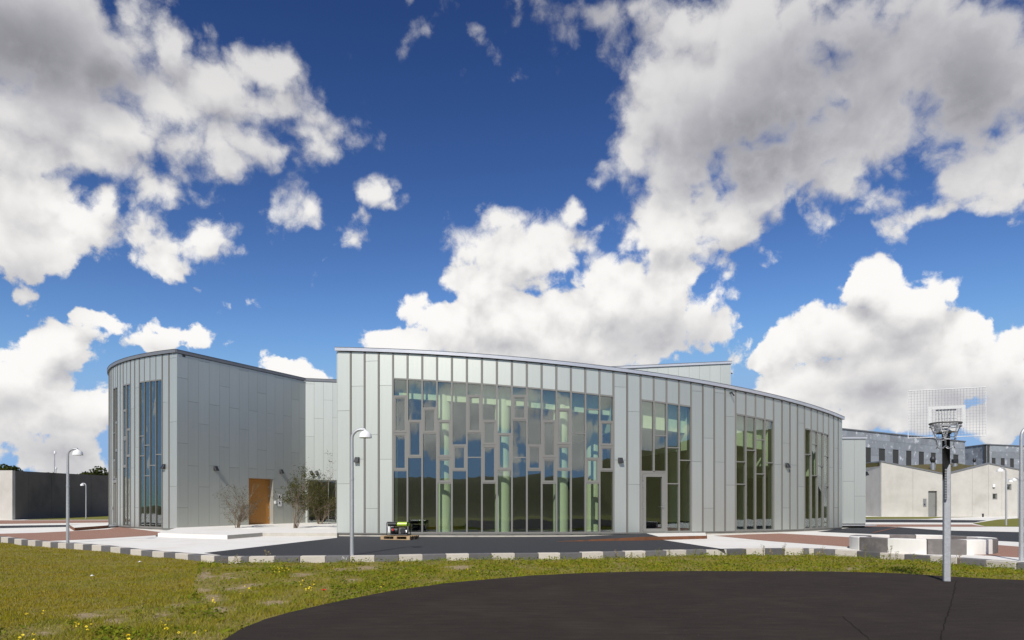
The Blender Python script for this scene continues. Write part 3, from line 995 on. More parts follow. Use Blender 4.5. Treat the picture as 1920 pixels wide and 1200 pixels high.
for i, (px_, py_, h_, sp_, kind_, lab) in enumerate(WEEDS):
    p = flat(px_, py_ + 1.2, -0.01)
    root = empty('tall_weed', (p.x, p.y, -0.03))
    tag(root, lab, 'weed', 'tall weeds along the striped kerb')
    st = MB()
    lv = []
    for s in range(3 if h_ < .3 else 4):
        a = random.uniform(0, 6.28)
        hh = h_ * random.uniform(.7, 1.05)
        q = p + Vector((math.cos(a) * sp_ * random.random(), math.sin(a) * sp_ * .6 * random.random(), hh))
        mid = p.lerp(q, .5) + Vector((random.gauss(0, .012), random.gauss(0, .012), .02))
        st.tube([p + Vector((0, 0, -.03)), mid, q], [.0045, .0035, .002], 4)
        for k in range(9):
            f = random.uniform(.25, 1.0)
            c = (p.lerp(mid, f * 2) if f < .5 else mid.lerp(q, f * 2 - 1)) + Vector((random.gauss(0, .018), random.gauss(0, .018), random.gauss(0, .01)))
            lv.append(c)
    st.build('stem', M['twig'], root)
    lx_, ly_, lz_ = (np.array([c[k] for c in lv]) for k in range(3))
    leaves('foliage', lx_, ly_, lz_, rng.uniform(.010, .022, len(lv)), M[{'pale': 'dry', 'dry': 'dry', 'green': 'clover'}[kind_]], 1.0, parent=root, kind=None, off=root.location)


def scrawl(px0, px1, py0, py1, m_, label_seed, n=16):
    """hand-drawn strokes on the front of a kerb stone, a few millimetres proud of it"""
    rr = random.Random(label_seed)
    mb = MB()
    a, b = flat(px0, 1052.8 if px0 < 1000 else 1065, -0.01), flat(px1, 1052.8 if px0 < 1000 else 1066, -0.01)
    d = (b - a).normalized()
    out = Vector((d.y, -d.x, 0)) * 0.006
    prev = None
    for i in range(n):
        f = (i + rr.random()) / n
        z = .045 + (.075 if i % 2 else .0) + rr.uniform(-.012, .02)
        p = a.lerp(b, f) + out + Vector((0, 0, z))
        if prev is not None and i % 5:
            mb.tube([prev, p], .0035, 4)
        prev = p
    mb.build('chalk_scrawl', m_, kerb)


scrawl(612, 636, 0, 0, M['white'], 2)
scrawl(640, 652, 0, 0, M['white'], 5, 8)
scrawl(1908, 1922, 0, 0, M['black'], 9, 9)

# ------------------------------------------------------------------ building pieces
class Run:
    """a wall line: s metres along it, off metres out of it"""
    def __init__(self, p0, heading, k=0.0, side=1):
        self.p0, self.h, self.k, self.side = Vector(p0[:2]), heading, k, side

    def pos(self, s, off=0.0):
        h, k = self.h, self.k
        if abs(k) < 1e-9:
            p = self.p0 + Vector((math.cos(h), math.sin(h))) * s
            a = h
        else:
            a = h + k * s
            p = self.p0 + Vector(((math.sin(a) - math.sin(h)) / k, (math.cos(h) - math.cos(a)) / k))
        return p + Vector((math.sin(a), -math.cos(a))) * (off * self.side)

    def slab(self, mb, s0, s1, z0, z1, o0, o1, mi=0, tilt=0.0):
        """a solid from s0 to s1 between offsets o0 and o1; z0 and z1 are heights or functions of s"""
        f = lambda z, s: z(s) if callable(z) else z
        j = [random.uniform(-tilt, tilt) for _ in range(4)] if tilt else [0] * 4
        pts = []
        for z, ja, jb in ((z0, j[0], j[1]), (z1, j[2], j[3])):
            for s, o in ((s0, o1 + ja), (s1, o1 + jb), (s1, o0 + jb), (s0, o0 + ja)):
                p = self.pos(s, o)
                pts.append((p.x, p.y, f(z, s)))
        return mb.hexa(pts, mi)

    def band(self, mb, s0, s1, n, z0, z1, o0, o1, mi=0):
        for i in range(n):
            a, b = s0 + (s1 - s0) * i / n, s0 + (s1 - s0) * (i + 1) / n
            self.slab(mb, a, b, z0, z1, o0, o1, mi)
        return mb

    def at_px(self, px, s0=-5.0, s1=60.0):
        """the place along the run seen at a column"""
        t = (px - 960.0) / 1280.0
        g = lambda s: (lambda p: p.x - t * p.y)(self.pos(s))
        a, b = s0, s1
        fa = g(a)
        for _ in range(60):
            m = (a + b) / 2
            fm = g(m)
            if (fm > 0) == (fa > 0):
                a, fa = m, fm
            else:
                b = m
        return (a + b) / 2

    def z_px(self, s, py):
        return height(py, self.pos(s).y)


PANEL_O = (-0.030, 0.0)        # cladding boards sit between these offsets
GAP = 0.005


def panel_column(run, s0, s1, zb, zt, joints, parent, m=None, name='cladding_panel', fin=0.044):
    zs = sorted(joints)
    lo = [zb] + zs
    hi = zs + [zt]
    for a, b in zip(lo, hi):
        a2 = a if a is zb else a + GAP
        b2 = b if b is zt else b - GAP
        mb = MB()
        run.slab(mb, s0 + fin, s1 - fin, a2, b2, *PANEL_O)
        mb.build(name, m or M['panel'], parent)


def wedge_light(name_label, p, n, group, size=0.21):
    """a black wedge-shaped wall lamp; p on the wall face, n out of the wall"""
    root = empty('wall_lamp', p)
    tag(root, name_label, 'wall lamp', group)
    n = Vector((n[0], n[1], 0)).normalized()
    t = Vector((-n.y, n.x, 0))
    s = size / 2
    P = lambda a, b, c: Vector(p) + t * a + n * b + Vector((0, 0, c))
    MB().hexa([P(-s, .002, -s), P(s, .002, -s), P(s * .95, .17, -s), P(-s * .95, .17, -s), P(-s, .002, s), P(s, .002, s), P(s * .8, .05, s), P(-s * .8, .05, s)]).build('housing', M['black'], root, bevel=0.008)
    MB().hexa([P(-s * .7, .03, -s - .012), P(s * .7, .03, -s - .012), P(s * .7, .15, -s - .012), P(-s * .7, .15, -s - .012), P(-s * .7, .03, -s - .001), P(s * .7, .03, -s - .001), P(s * .7, .15, -s - .001), P(-s * .7, .15, -s - .001)]).build('lens', M['lens'], root)
    return root


# ------------------------------------------------------------------ the curved pavilion
K = 0.038982405
A = Run((-7.1554, 27.9236), -0.22272581, K)
W = 0.6
NCOL = 44
roof_z = lambda s: ((1.62280208e-05 * s - 6.13779397e-04) * s - 6.67776373e-02) * s + 7.91832610
FLOOR = 0.315
head_z = lambda s: roof_z(s) - 1.19
soffit_z = lambda s: roof_z(s) - 0.17
B0 = A.pos(0)
hall = empty('curved_pavilion', (B0.x, B0.y, plane_z(B0.x, B0.y)))
tag(hall, 'low pavilion with a convex front of pale grey green panels and tall glazing', 'building')

PANELS = {0: (770, 907), 1: (724, 861), 2: (677, 815, 953.4), 3: (722.6, 861), 19: (725.5, 862.6), 20: (771.8, 908.2), 25: (733.5, 865.5), 26: (821.5, 952.8), 27: (736.5, 866.4), 28: (781, 909.5),
          33: (870.9,), 34: (831, 952.3), 35: (871.8,), 36: (793.2, 912.5), 41: (876.6,), 42: (840.3, 951.5), 43: (878.4,)}
v3 = lambda v: 640 + v / 3.158
v5 = lambda v: 660 + v / 3.333
# glazing columns, top to bottom: panes 'g', opening sashes 's', divided at image rows
GLAZING = {4: ('gsssg'.replace('sss', 'ss'), (323, 544, 766)), 5: ('gsg', (468, 688)), 6: ('gsg', (394, 546)), 7: ('gssg', (468, 689, 840)), 8: ('gsg', (613, 766)), 9: ('gsgg', (319, 543, 687)),
           10: ('gssg', (468, 616, 839)), 11: ('gsg', (546, 765)), 12: ('gsgg', (320, 468, 688)), 13: ('gsg', (613, 765)), 14: ('gssg', (469, 690, 841)), 15: ('gssg', (400, 614, 765)), 16: ('gg', (545,)), 17: ('ggsg', (403, 691, 841)), 18: ('gssg', (473, 621, 768))}
GLAZING = {k: (a, tuple(v3(v) for v in b)) for k, (a, b) in GLAZING.items()}
GLAZING.update({k: (a, tuple(v5(v) for v in b)) for k, (a, b) in {21: ('gd', (746,)), 22: ('ggd', (523, 746)), 23: ('ggg', (598, 823)), 24: ('gg', (677,)), 29: ('ggg', (686, 826)), 30: ('gg', (614,)), 31: ('ggg', (549, 762)), 32: ('gg', (692,)),
                                                                        37: ('gg', (640,)), 38: ('ggg', (578, 772)), 39: ('gg', (712,)), 40: ('ggg', (652, 838))}.items()})
WINDOWS = {'big': range(4, 19), 'door': range(21, 25), 'mid': range(29, 33), 'end': range(37, 41)}


def pane(run, s0, s1, z0, z1, parent, o=-0.028):
    mb = MB()
    run.slab(mb, s0, s1, z0, z1, o - 0.012, o, tilt=0.0016)
    return mb.build('pane', M['glass'], parent)


def rect_frame(run, mb, s0, s1, z0, z1, w, o0, o1):
    run.slab(mb, s0, s0 + w, z0, z1, o0, o1)
    run.slab(mb, s1 - w, s1, z0, z1, o0, o1)
    run.slab(mb, s0 + w, s1 - w, z0, (lambda s: z0 + w) if not callable(z0) else (lambda s: z0(s) + w), o0, o1)
    run.slab(mb, s0 + w, s1 - w, (lambda s: z1 - w) if not callable(z1) else (lambda s: z1(s) - w), z1, o0, o1)


def glazed_column(run, s0, s1, layout, rows, zb, zt, win, fr, sash_w=0.105, sm=None):
    """panes and sashes of one column from the top down; transoms go into the frame mesh fr"""
    sm = sm if sm is not None else (s0 + s1) / 2
    cuts = [run.z_px(sm, py) for py in rows]
    tops = [zt] + [c - 0.022 for c in cuts]
    bots = [c + 0.022 for c in cuts] + [zb]
    for c in cuts:
        mb = MB()
        run.slab(mb, s0 + .031, s1 - .031, c - 0.022, c + 0.022, -0.09, 0.012)
        mb.build('transom', M['frame'], win)
    for kind, t, b in zip(layout, tops, bots):
        if kind == 'g':
            pane(run, s0 + .024, s1 - .024, b, t, win)
        elif kind == 's':
            sb = MB()
            rect_frame(run, sb, s0 + .030, s1 - .030, b + .004, t - .004, 0.050, -0.06, 0.022)
            rect_frame(run, sb, s0 + .080, s1 - .080, b + .054, t - .054, 0.038, -0.055, 0.008)
            sb.build('opening_sash', M['frame'], win)
            pane(run, s0 + .114, s1 - .114, b + .088, t - .088, win, -0.022)


def build_hall():
    # vertical profiles
    for i in range(NCOL + 1):
        s = i * W
        glazed = i in GLAZING or (i - 1) in GLAZING
        mb = MB()
        if i == NCOL or i == 0:
            continue
        door_mid = i == 22
        zb = FLOOR if not door_mid else A.z_px(s, v5(746))
        A.slab(mb, s - 0.034, s + 0.034, zb, soffit_z, -0.10, 0.022)
        mb.build('vertical_profile', M['frame'] if glazed else M['fin'], hall)
    for i in range(NCOL):
        s0, s1 = i * W, (i + 1) * W
        sm = (s0 + s1) / 2
        if i in PANELS:
            panel_column(A, s0 - (0.0 if i else 0.025), s1 + (0.0 if i < NCOL - 1 else 0.02), FLOOR + 0.03, soffit_z, [A.z_px(sm, py) for py in PANELS[i]], hall)
        else:
            mb = MB()
            A.slab(mb, s0 + .044, s1 - .044, lambda s: head_z(s) + 0.035, soffit_z, *PANEL_O)
            mb.build('cladding_panel', M['panel'], hall)
    # backing wall behind the boards
    mb = MB()
    for i in range(NCOL):
        s0, s1 = i * W, (i + 1) * W
        if i in PANELS:
            A.slab(mb, s0, s1, FLOOR - 0.1, soffit_z, -0.30, -0.035)
        else:
            A.slab(mb, s0, s1, head_z, soffit_z, -0.30, -0.035)
    mb.build('backing_wall', M['backing'], hall)
    # base rail and plinth
    mb = MB()
    A.band(mb, -0.02, NCOL * W, NCOL, FLOOR - 0.025, FLOOR + 0.028, -0.08, 0.014)
    mb.build('base_rail', M['fin'], hall)
    mb = MB()
    A.band(mb, 0.0, NCOL * W, NCOL, -0.3, FLOOR - 0.045, -0.30, -0.02)
    mb.build('plinth', M['plinth'], hall)
    # roof edge
    mb = MB()
    A.band(mb, -0.05, NCOL * W + 0.06, NCOL, lambda s: roof_z(s) - 0.145, lambda s: roof_z(s) - 0.012, -0.32, 0.10)
    A.band(mb, -0.06, NCOL * W + 0.07, NCOL, lambda s: roof_z(s) - 0.010, roof_z, -0.34, 0.115, 1)
    mb.build('roof_edge', [M['zinc'], M['zinc_dark']], hall)
    # roof, floor, ceiling, inner walls
    D = 7.5
    mb = MB()
    A.band(mb, 0.0, NCOL * W, NCOL, lambda s: roof_z(s) - 0.35, lambda s: roof_z(s) - 0.05, -D, -0.31)
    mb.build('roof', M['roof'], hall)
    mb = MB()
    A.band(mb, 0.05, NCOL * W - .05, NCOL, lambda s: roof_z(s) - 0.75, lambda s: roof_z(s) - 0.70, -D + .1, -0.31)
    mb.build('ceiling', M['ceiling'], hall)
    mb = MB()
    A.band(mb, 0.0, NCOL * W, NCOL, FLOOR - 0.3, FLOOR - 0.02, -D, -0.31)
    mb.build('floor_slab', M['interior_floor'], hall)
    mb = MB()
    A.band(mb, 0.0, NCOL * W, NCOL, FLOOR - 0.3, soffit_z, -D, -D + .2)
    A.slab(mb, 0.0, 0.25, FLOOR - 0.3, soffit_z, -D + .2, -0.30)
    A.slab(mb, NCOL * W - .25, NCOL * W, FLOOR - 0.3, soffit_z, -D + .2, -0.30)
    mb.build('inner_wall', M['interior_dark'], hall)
    for i, dn in ((19.12, 2.6), (25.12, 3.0), (33.12, 3.2), (41.12, 3.2)):
        mb = MB()
        A.slab(mb, i * W - .06, i * W + .06, lambda s: roof_z(s) - dn, lambda s: roof_z(s) - 0.75, -D + .2, -0.32)
        mb.build('downstand', M['column_green'], hall)
    # the side returns seen end-on, clad like the front
    mb = MB()
    A.slab(mb, -0.03, -0.002, FLOOR + .03, soffit_z, -D, -0.03)
    A.slab(mb, NCOL * W + .002, NCOL * W + .03, FLOOR + .03, soffit_z, -D, -0.03)
    mb.build('side_cladding', M['panel'], hall)
    # pale bulkhead inside the head of the glazing, and the round columns
    mb = MB()
    A.band(mb, 3.2 * W, 19.0 * W, 26, lambda s: roof_z(s) - 1.90, lambda s: roof_z(s) - 0.76, -0.80, -0.47)
    A.band(mb, 19.4 * W, 25.0 * W, 8, lambda s: roof_z(s) - 2.26, lambda s: roof_z(s) - 0.76, -0.80, -0.47)
    A.band(mb, 28.0 * W, 33.0 * W, 8, lambda s: roof_z(s) - 2.47, lambda s: roof_z(s) - 0.76, -0.80, -0.47)
    mb.build('bulkhead', M['column_green'], hall)
    spots = [(3.40 * W, -0.74), (7.28 * W, -0.74), (11.40 * W, -0.74), (15.55 * W, -0.74), (18.6 * W, -1.9)]
    for px in (1262, 1288, 1391, 1422, 1446):                     # a second row deep in the rooms
        t = (px - 960) / 1280
        spots.append((min((k * .02 for k in range(850, 1500)), key=lambda s: abs(A.pos(s, -4.6).x - t * A.pos(s, -4.6).y)), -4.6))
    for sc, off in spots:
        p = A.pos(sc, off)
        c = sc / W
        zt = roof_z(c * W) - 0.78
        MB().lathe([(0.31, FLOOR - 0.02), (0.31, zt - 0.62), (0.31, zt - 0.60), (0.14, zt - 0.60), (0.14, zt)], (p.x, p.y, 0), 28).build('column', M['column_green'], hall, smooth='angle')
    # glazing
    for key, cols in WINDOWS.items():
        a, b = min(cols) * W, (max(cols) + 1) * W
        fr = None
        win = empty('window')
        win.parent = hall
        for i in cols:
            s0, s1 = i * W, (i + 1) * W
            layout, rows = GLAZING[i]
            zb = FLOOR + 0.075
            mb = MB()
            A.slab(mb, s0 + .031, s1 - .031, lambda s: head_z(s) - 0.03, lambda s: head_z(s) + 0.032, -0.09, 0.014)
            mb.build('head_rail', M['frame'], win)
            if 'd' not in layout:
                mb = MB()
                A.slab(mb, s0 + .031, s1 - .031, FLOOR + .030, FLOOR + 0.078, -0.09, 0.014)
                mb.build('sill_rail', M['frame'], win)
                glazed_column(A, s0, s1, layout, rows, zb, lambda s: head_z(s) - 0.03, win, fr)
            else:
                glazed_column(A, s0, s1, layout[:-1] + 'x', rows, zb, lambda s: head_z(s) - 0.03, win, fr)
    # glazed door with a side-hung leaf
    s0, s1 = 21 * W + .03, 23 * W - .03
    zt = A.z_px(22 * W, v5(750))
    door = MB()
    R1 = Run(A.pos(s0), math.atan2((A.pos(s1) - A.pos(s0)).y, (A.pos(s1) - A.pos(s0)).x))
    L = (A.pos(s1) - A.pos(s0)).length
    rect_frame(R1, door, 0.0, L, FLOOR - 0.005, zt, 0.065, -0.09, 0.02)
    rect_frame(R1, door, 0.07, L - .07, FLOOR + .05, zt - .07, 0.13, -0.07, 0.035)
    d = door.build('door', M['frame'], hall)
    pane(R1, 0.195, L - .195, FLOOR + .17, zt - .19, d)
    hz = R1.z_px(.9, 950)
    mb = MB()
    p0 = R1.pos(L - .13, .035)
    mb.box((p0.x, p0.y, hz + .02), (0.035, 0.02, 0.19), R1.h)
    p1, p2 = R1.pos(L - .13, .085), R1.pos(L - .28, .085)
    mb.tube([(p0.x, p0.y, hz), (p1.x, p1.y, hz), (p2.x, p2.y, hz)], 0.012, 8)
    mb.build('handle', M['steel'], d)
    for py in (895.5, 908.5, 948, 990):
        p = R1.pos(0.052, .03)
        MB().box((p.x, p.y, height(py, p.y)), (0.022, 0.03, 0.19), R1.h).build('hinge', M['steel'], d)


build_hall()
for px, py, lab in ((670, 862, 'black wall lamp beside the street lamp on the left end of the curved front'), (1163, 863, 'black wall lamp on the panel between the large window and the glazed door'), (1475, 872.5, 'black wall lamp on the curved front between the two right-hand windows')):
    s = A.at_px(px)
    p = A.pos(s, 0.0)
    n = A.pos(s, 1.0) - p
    wedge_light(lab, (p.x, p.y, height(py, p.y)), n, 'black wall lamps on the grey green buildings')
s = A.at_px(1369)
p, n = A.pos(s, 0.0), (A.pos(s, 1.0) - A.pos(s)).normalized()
z = height(739, p.y)
camr = tag(empty('security_camera', (p.x, p.y, z)), 'small black security camera under the roof edge of the curved front', 'camera')
MB().box((p.x + n.x * .03, p.y + n.y * .03, z + .05), (.08, .06, .05), A.h + K * s).build('bracket', M['black'], camr)
MB().tube([(p.x + n.x * .02, p.y + n.y * .02, z + .05), (p.x + n.x * .14 - .03, p.y + n.y * .14, z + .06), (p.x + n.x * .16 + .06, p.y + n.y * .16, z - .10)], .032, 8).build('body', M['black'], camr)


# ------------------------------------------------------------------ the taller building on the left
CX, CY = (331.8 - 960) / 1280 * 33.2, 33.2
L1 = Run((CX, CY), math.pi - 0.54, -0.0425, side=-1)     # curved end, from the corner leftwards
L2 = Run((CX, CY), R(90 - 27.0))                         # long flat flank, from the corner into the yard
FL = 24.2                                                # end of the recess wall along its run
lroof = lambda s: 9.06 + 0.052 * s
flank_roof = lambda s: 9.05 + 0.004 * s
left = empty('tall_building', (CX, CY, plane_z(CX, CY)))
tag(left, 'taller grey green clad building with a rounded end and an oak entrance door', 'building')
LB = 0.315
ML = [0.0, 0.66] + [0.66 + 0.6 * i for i in range(1, 23)]
z1 = lambda v: 620 + v / 4.0
LPAN = {0: (671, 791, 912), 1: (754, 1000), 6: (727, 839, 952), 7: (766, 877.5), 10: (737, 844, 951), 11: (880,), 14: (724, 860), 15: (783, 930), 16: (722, 842, 950), 17: (800,), 18: (760, 880), 19: (820,), 20: (740, 900), 21: (860,), 22: (800,)}
LGL = {2: ('gg', (852,)), 3: ('gg', (872.5,)), 4: ('ggg', (834.8, 892)), 5: ('ggg', (817.5, 854.7)), 8: ('gsg', (804, 856)), 9: ('gssg', (768.5, 822, 876)), 12: ('gsgd', (791, 846, 897)), 13: ('ggsd', (812, 862, 897))}


def build_left():
    lhead = lambda s: lroof(s) - 1.42
    for i in range(1, len(ML) - 1):
        mb = MB()
        h_ = .024 if i in (3, 4, 5, 9, 13) else .036
        L1.slab(mb, ML[i] - h_, ML[i] + h_, LB, lambda s: lroof(s) - .2, -0.10, 0.012 if h_ < .03 else .024)
        mb.build('vertical_profile', M['fin'], left)
    for i in range(len(ML) - 1):
        s0, s1 = ML[i], ML[i + 1]
        sm = (s0 + s1) / 2
        if i in LPAN:
            panel_column(L1, s0 - (0.0 if i else .028), s1, LB + .03, lambda s: lroof(s) - .2, [L1.z_px(sm, py) for py in LPAN[i]], left)
        else:
            mb = MB()
            L1.slab(mb, s0 + .03, s1 - .03, lambda s: lhead(s) + .035, lambda s: lroof(s) - .2, *PANEL_O)
            mb.build('cladding_panel', M['panel'], left)
    mb = MB()
    for i in range(len(ML) - 1):
        L1.slab(mb, max(ML[i], .16), ML[i + 1], (LB - .1) if i in LPAN else lhead, lambda s: lroof(s) - .2, -0.30, -0.035)
    mb.build('backing_wall', M['backing'], left)
    for cols in ((2, 3, 4, 5), (8, 9), (12, 13)):
        fr = None
        win = empty('window')
        win.parent = left
        for i in cols:
            s0, s1 = ML[i], ML[i + 1]
            layout, rows = LGL[i]
            mb = MB()
            L1.slab(mb, s0 + .031, s1 - .031, lambda s: lhead(s) - 0.03, lambda s: lhead(s) + 0.032, -0.09, 0.014)
            mb.build('head_rail', M['frame'], win)
            if layout[-1] != 'd':
                mb = MB()
                L1.slab(mb, s0 + .031, s1 - .031, LB + .030, LB + 0.078, -0.09, 0.014)
                mb.build('sill_rail', M['frame'], win)
            glazed_column(L1, s0, s1, layout, rows, LB + .075, lambda s: lhead(s) - 0.03, win, fr, sash_w=.08)
    s0, s1 = ML[12] + .03, ML[14] - .03
    zt = L1.z_px(ML[13], 899)
    mb = MB()
    rect_frame(L1, mb, s0, s1, LB, zt, .07, -.09, .02)
    rect_frame(L1, mb, s0 + .07, s1 - .07, LB + .05, zt - .07, .12, -.07, .035)
    d = mb.build('door', M['frame'], left)
    mb = MB()
    L1.slab(mb, s0 + .18, s1 - .18, LB + .16, zt - .18, -.04, -.02)
    mb.build('door_panel', M['frame'], d)
    p = L1.pos(s1 - .13, .08)
    MB().box((p.x, p.y, 1.3), (.05, .05, .18)).build('handle', M['steel'], d)
    mb = MB()
    L1.band(mb, .0, ML[-1], 22, LB - .025, LB + .028, -.03, .014)
    mb.build('base_rail', M['fin'], left)
    mb = MB()
    L1.band(mb, 0.16, ML[-1], 22, -.3, LB - .045, -.30, -.02)
    L2.slab(mb, 0.0, 8.66, -.3, LB - .045, -.30, -.012)
    mb.build('plinth', M['plinth'], left)
    # roof edge
    mb = MB()
    L1.band(mb, 0, ML[-1], 22, lambda s: lroof(s) - .17, lambda s: lroof(s) - .012, -.32, .09)
    L1.band(mb, 0, ML[-1], 22, lambda s: lroof(s) - .010, lroof, -.34, .105, 1)
    L2.slab(mb, -.05, 8.62, lambda s: flank_roof(s) - .17, lambda s: flank_roof(s) - .012, -.32, .035)
    L2.slab(mb, -.055, 8.62, lambda s: flank_roof(s) - .010, lambda s: flank_roof(s) + .002, -.34, .045, 1)
    L3.slab(mb, 0.0, 4.5, lambda s: 9.09 - .17, lambda s: 9.075, -.32, .035)
    L3.slab(mb, 0.0, 4.5, lambda s: 9.078, lambda s: 9.09, -.34, .045, 1)
    mb.build('roof_edge', [M['zinc_dark'], M['roof']], left)


L2px = [331.8, 352.6, 372.5, 392.2, 411.8, 430.2, 448.5, 466.3, 483, 499.8, 515.7, 531.2, 546.4, 560.9, 572.7]
L2s = [L2.at_px(p, -1, 20) for p in L2px]
L2J = [(709, 831, 952), (754, 873.4), (678.6, 795.8, 913), (759.7, 873.7), (724.9, 838.2, 951.3), (765.4, 876.9), (695.4, 805.3), (770.5, 879), (737.5, 843.9), (775.5, 880.7), (709, 812.9, 916.4), (780,), (749.2, 849), (784.7,)]
PE = L2.pos(L2s[-1])
L3 = Run((PE.x, PE.y), R(14.0))                          # the sunlit recess wall with the glazed entrance
L3px = [572.7, 589.1, 606.5, 623.9, 641.5, 659]
L3s = [0.0] + [L3.at_px(p, 0.05, 12) for p in L3px[1:]]
L3J = [(719.8, 818.3), (784.7,), (750.2, 850), (783.4,), (740, 830)]
ld0, ld1 = L2.at_px(466.3, -1, 20), L2.at_px(512, -1, 20)
dz = L2.z_px((ld0 + ld1) / 2, 897.2)


def build_flank():
    zt = lambda s: flank_roof(s) - .2
    for i in range(14):
        s0, s1 = L2s[i], L2s[i + 1]
        sm = (s0 + s1) / 2
        zb = dz if i in (7, 8, 9) else LB + .02
        panel_column(L2, s0, s1, zb, zt, [L2.z_px(sm, py) for py in L2J[i]], left, fin=.004)
    mb = MB()
    L2.slab(mb, ld1 + .002, L2s[10] - .004, LB + .02, dz - .008, *PANEL_O)
    mb.build('cladding_panel', M['panel'], left)
    mb = MB()
    L2.slab(mb, .05, ld0 - .01, LB - .1, zt, -.30, -.035)
    L2.slab(mb, ld1 + .01, L2s[-1], LB - .1, zt, -.30, -.035)
    L2.slab(mb, ld0 - .01, ld1 + .01, dz + .02, zt, -.30, -.035)
    mb.build('backing_wall', M['backing'], left)
    # lining of the recess and the double oak door
    mb = MB()
    L2.slab(mb, ld1 - .002, ld1 + .0, LB - .02, dz, -.34, .004)
    L2.slab(mb, ld0, ld0 + .002, LB - .02, dz, -.34, .004)
    L2.slab(mb, ld0, ld1, dz - .004, dz - .001, -.34, .004)
    mb.build('door_lining', M['panel'], left)
    frame = MB()
    rect_frame(L2, frame, ld0 + .004, ld1 - .004, LB - .02, dz - .006, .06, -.36, -.27)
    d = frame.build('entrance_door', M['wood'], left)
    split = ld0 + (ld1 - ld0) * .47
    for a, b in ((ld0 + .07, split - .003), (split + .003, ld1 - .07)):
        mb = MB()
        L2.slab(mb, a, b, LB, dz - .075, -.34, -.285)
        mb.build('door_leaf', M['wood'], d, root=left)
    p = L2.pos(split - .10, -.24)
    for z in (1.30, 1.55):
        MB().box((p.x, p.y, z), (.12, .05, .05 if z > 1.4 else .03), L2.h).build('handle', M['steel'], d)
    for z in (.75, 1.35, 2.0, 2.5):
        q = L2.pos(ld1 - .066, -.272)
        MB().box((q.x, q.y, z), (.025, .03, .11), L2.h).build('hinge', M['steel'], d)
    # recess wall
    for i in range(len(L3s) - 1):
        s0, s1 = L3s[i], L3s[i + 1]
        sm = (s0 + s1) / 2
        panel_column(L3, s0, s1, L3.z_px(1.5, 900.5), 8.90, [L3.z_px(sm, py) for py in L3J[i]], left, fin=.004)
    zg = L3.z_px(1.5, 900.5)
    mb = MB()
    L3.slab(mb, .0, L3s[-1], zg + .01, 8.9, -.30, -.035)
    mb.build('backing_wall', M['backing'], left)
    mb = MB()
    L3.slab(mb, .0, .12, LB - .1, zg - .01, -.2, -.005)
    mb.build('corner_post', M['panel'], left)
    win = empty('window')
    win.parent = left
    cuts = [.14, 1.30, 1.72, 2.35, L3s[-1]]
    for c in cuts:
        mb = MB()
        L3.slab(mb, c, c + .05, LB, zg - .02, -.14, -.05)
        mb.build('mullion', M['fin'], win)
    for nm, za, zb_ in (('sill_rail', LB, LB + .07), ('head_rail', zg - .07, zg - .012)):
        mb = MB()
        L3.slab(mb, cuts[0], cuts[-1], za, zb_, -.142, -.048)
        mb.build(nm, M['fin'], win)
    for a, b in zip(cuts, cuts[1:]):
        pane(L3, a + .05, b, LB + .07, zg - .07, win, -.09)
    mb = MB()
    L3.slab(mb, 1.8, 2.25, LB, zg, -1.4, -1.1)
    mb.build('inner_pillar', M['column_green'], left)
    # roof and dark rooms behind
    q = [L1.pos(s, -.3) for s in (0, 3, 6, 9, 11.5, 13.5)]
    back = [Vector((-27.0, 46.0)), Vector((-20, 52)), Vector((-4.5, 52))]
    ring = [q[0]] + [L2.pos(3, -.3), L2.pos(8.5, -.3), L3.pos(4.6, -.3)] + [back[2], back[1], back[0]] + list(reversed(q[1:]))
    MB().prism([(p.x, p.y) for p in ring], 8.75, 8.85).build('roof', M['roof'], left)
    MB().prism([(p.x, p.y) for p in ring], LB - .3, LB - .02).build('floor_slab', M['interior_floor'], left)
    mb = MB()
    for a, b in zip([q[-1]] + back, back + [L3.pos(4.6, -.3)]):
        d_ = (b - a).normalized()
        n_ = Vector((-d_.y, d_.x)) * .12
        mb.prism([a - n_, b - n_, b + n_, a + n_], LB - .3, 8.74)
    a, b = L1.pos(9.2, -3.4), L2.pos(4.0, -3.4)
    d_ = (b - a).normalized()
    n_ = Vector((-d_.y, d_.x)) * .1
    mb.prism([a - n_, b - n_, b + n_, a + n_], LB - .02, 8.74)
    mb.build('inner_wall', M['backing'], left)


build_left()
build_flank()
for run, px, py, lab in ((L1, 308, 874.5, 'black wall lamp on the rounded end beside the four tall panes'), (L2, 404, 878.5, 'black wall lamp in the middle of the shaded long flank'), (L2, 527, 884, 'black wall lamp right of the oak door above the bush')):
    s = run.at_px(px, -.2, 20)
    p = run.pos(s, 0)
    n = run.pos(s, 1.0) - p
    wedge_light(lab, (p.x, p.y, height(py, p.y)), n, 'black wall lamps on the grey green buildings', .23)
for px, lab in ((583.7, 'black spotlight above the glazed entrance, nearer the oak door'), (594, 'black spotlight above the glazed entrance, nearer the curved front')):
    s = L3.at_px(px, 0, 8)
    p = L3.pos(s, 0)
    n = (L3.pos(s, 1) - p).normalized()
    z = height(887.5, p.y)
    sp = tag(empty('spotlight', (p.x, p.y, z)), lab, 'spotlight', 'pair of spotlights over the glazed entrance')
    MB().tube([(p.x, p.y, z + .05), (p.x + n.x * .1, p.y + n.y * .1, z + .05)], .025, 8).build('bracket', M['black'], sp)
    MB().tube([(p.x + n.x * .06 - .02, p.y + n.y * .06, z + .12), (p.x + n.x * .17 + .05, p.y + n.y * .17, z - .08)], [.075, .085], 12).build('body', M['black'], sp)
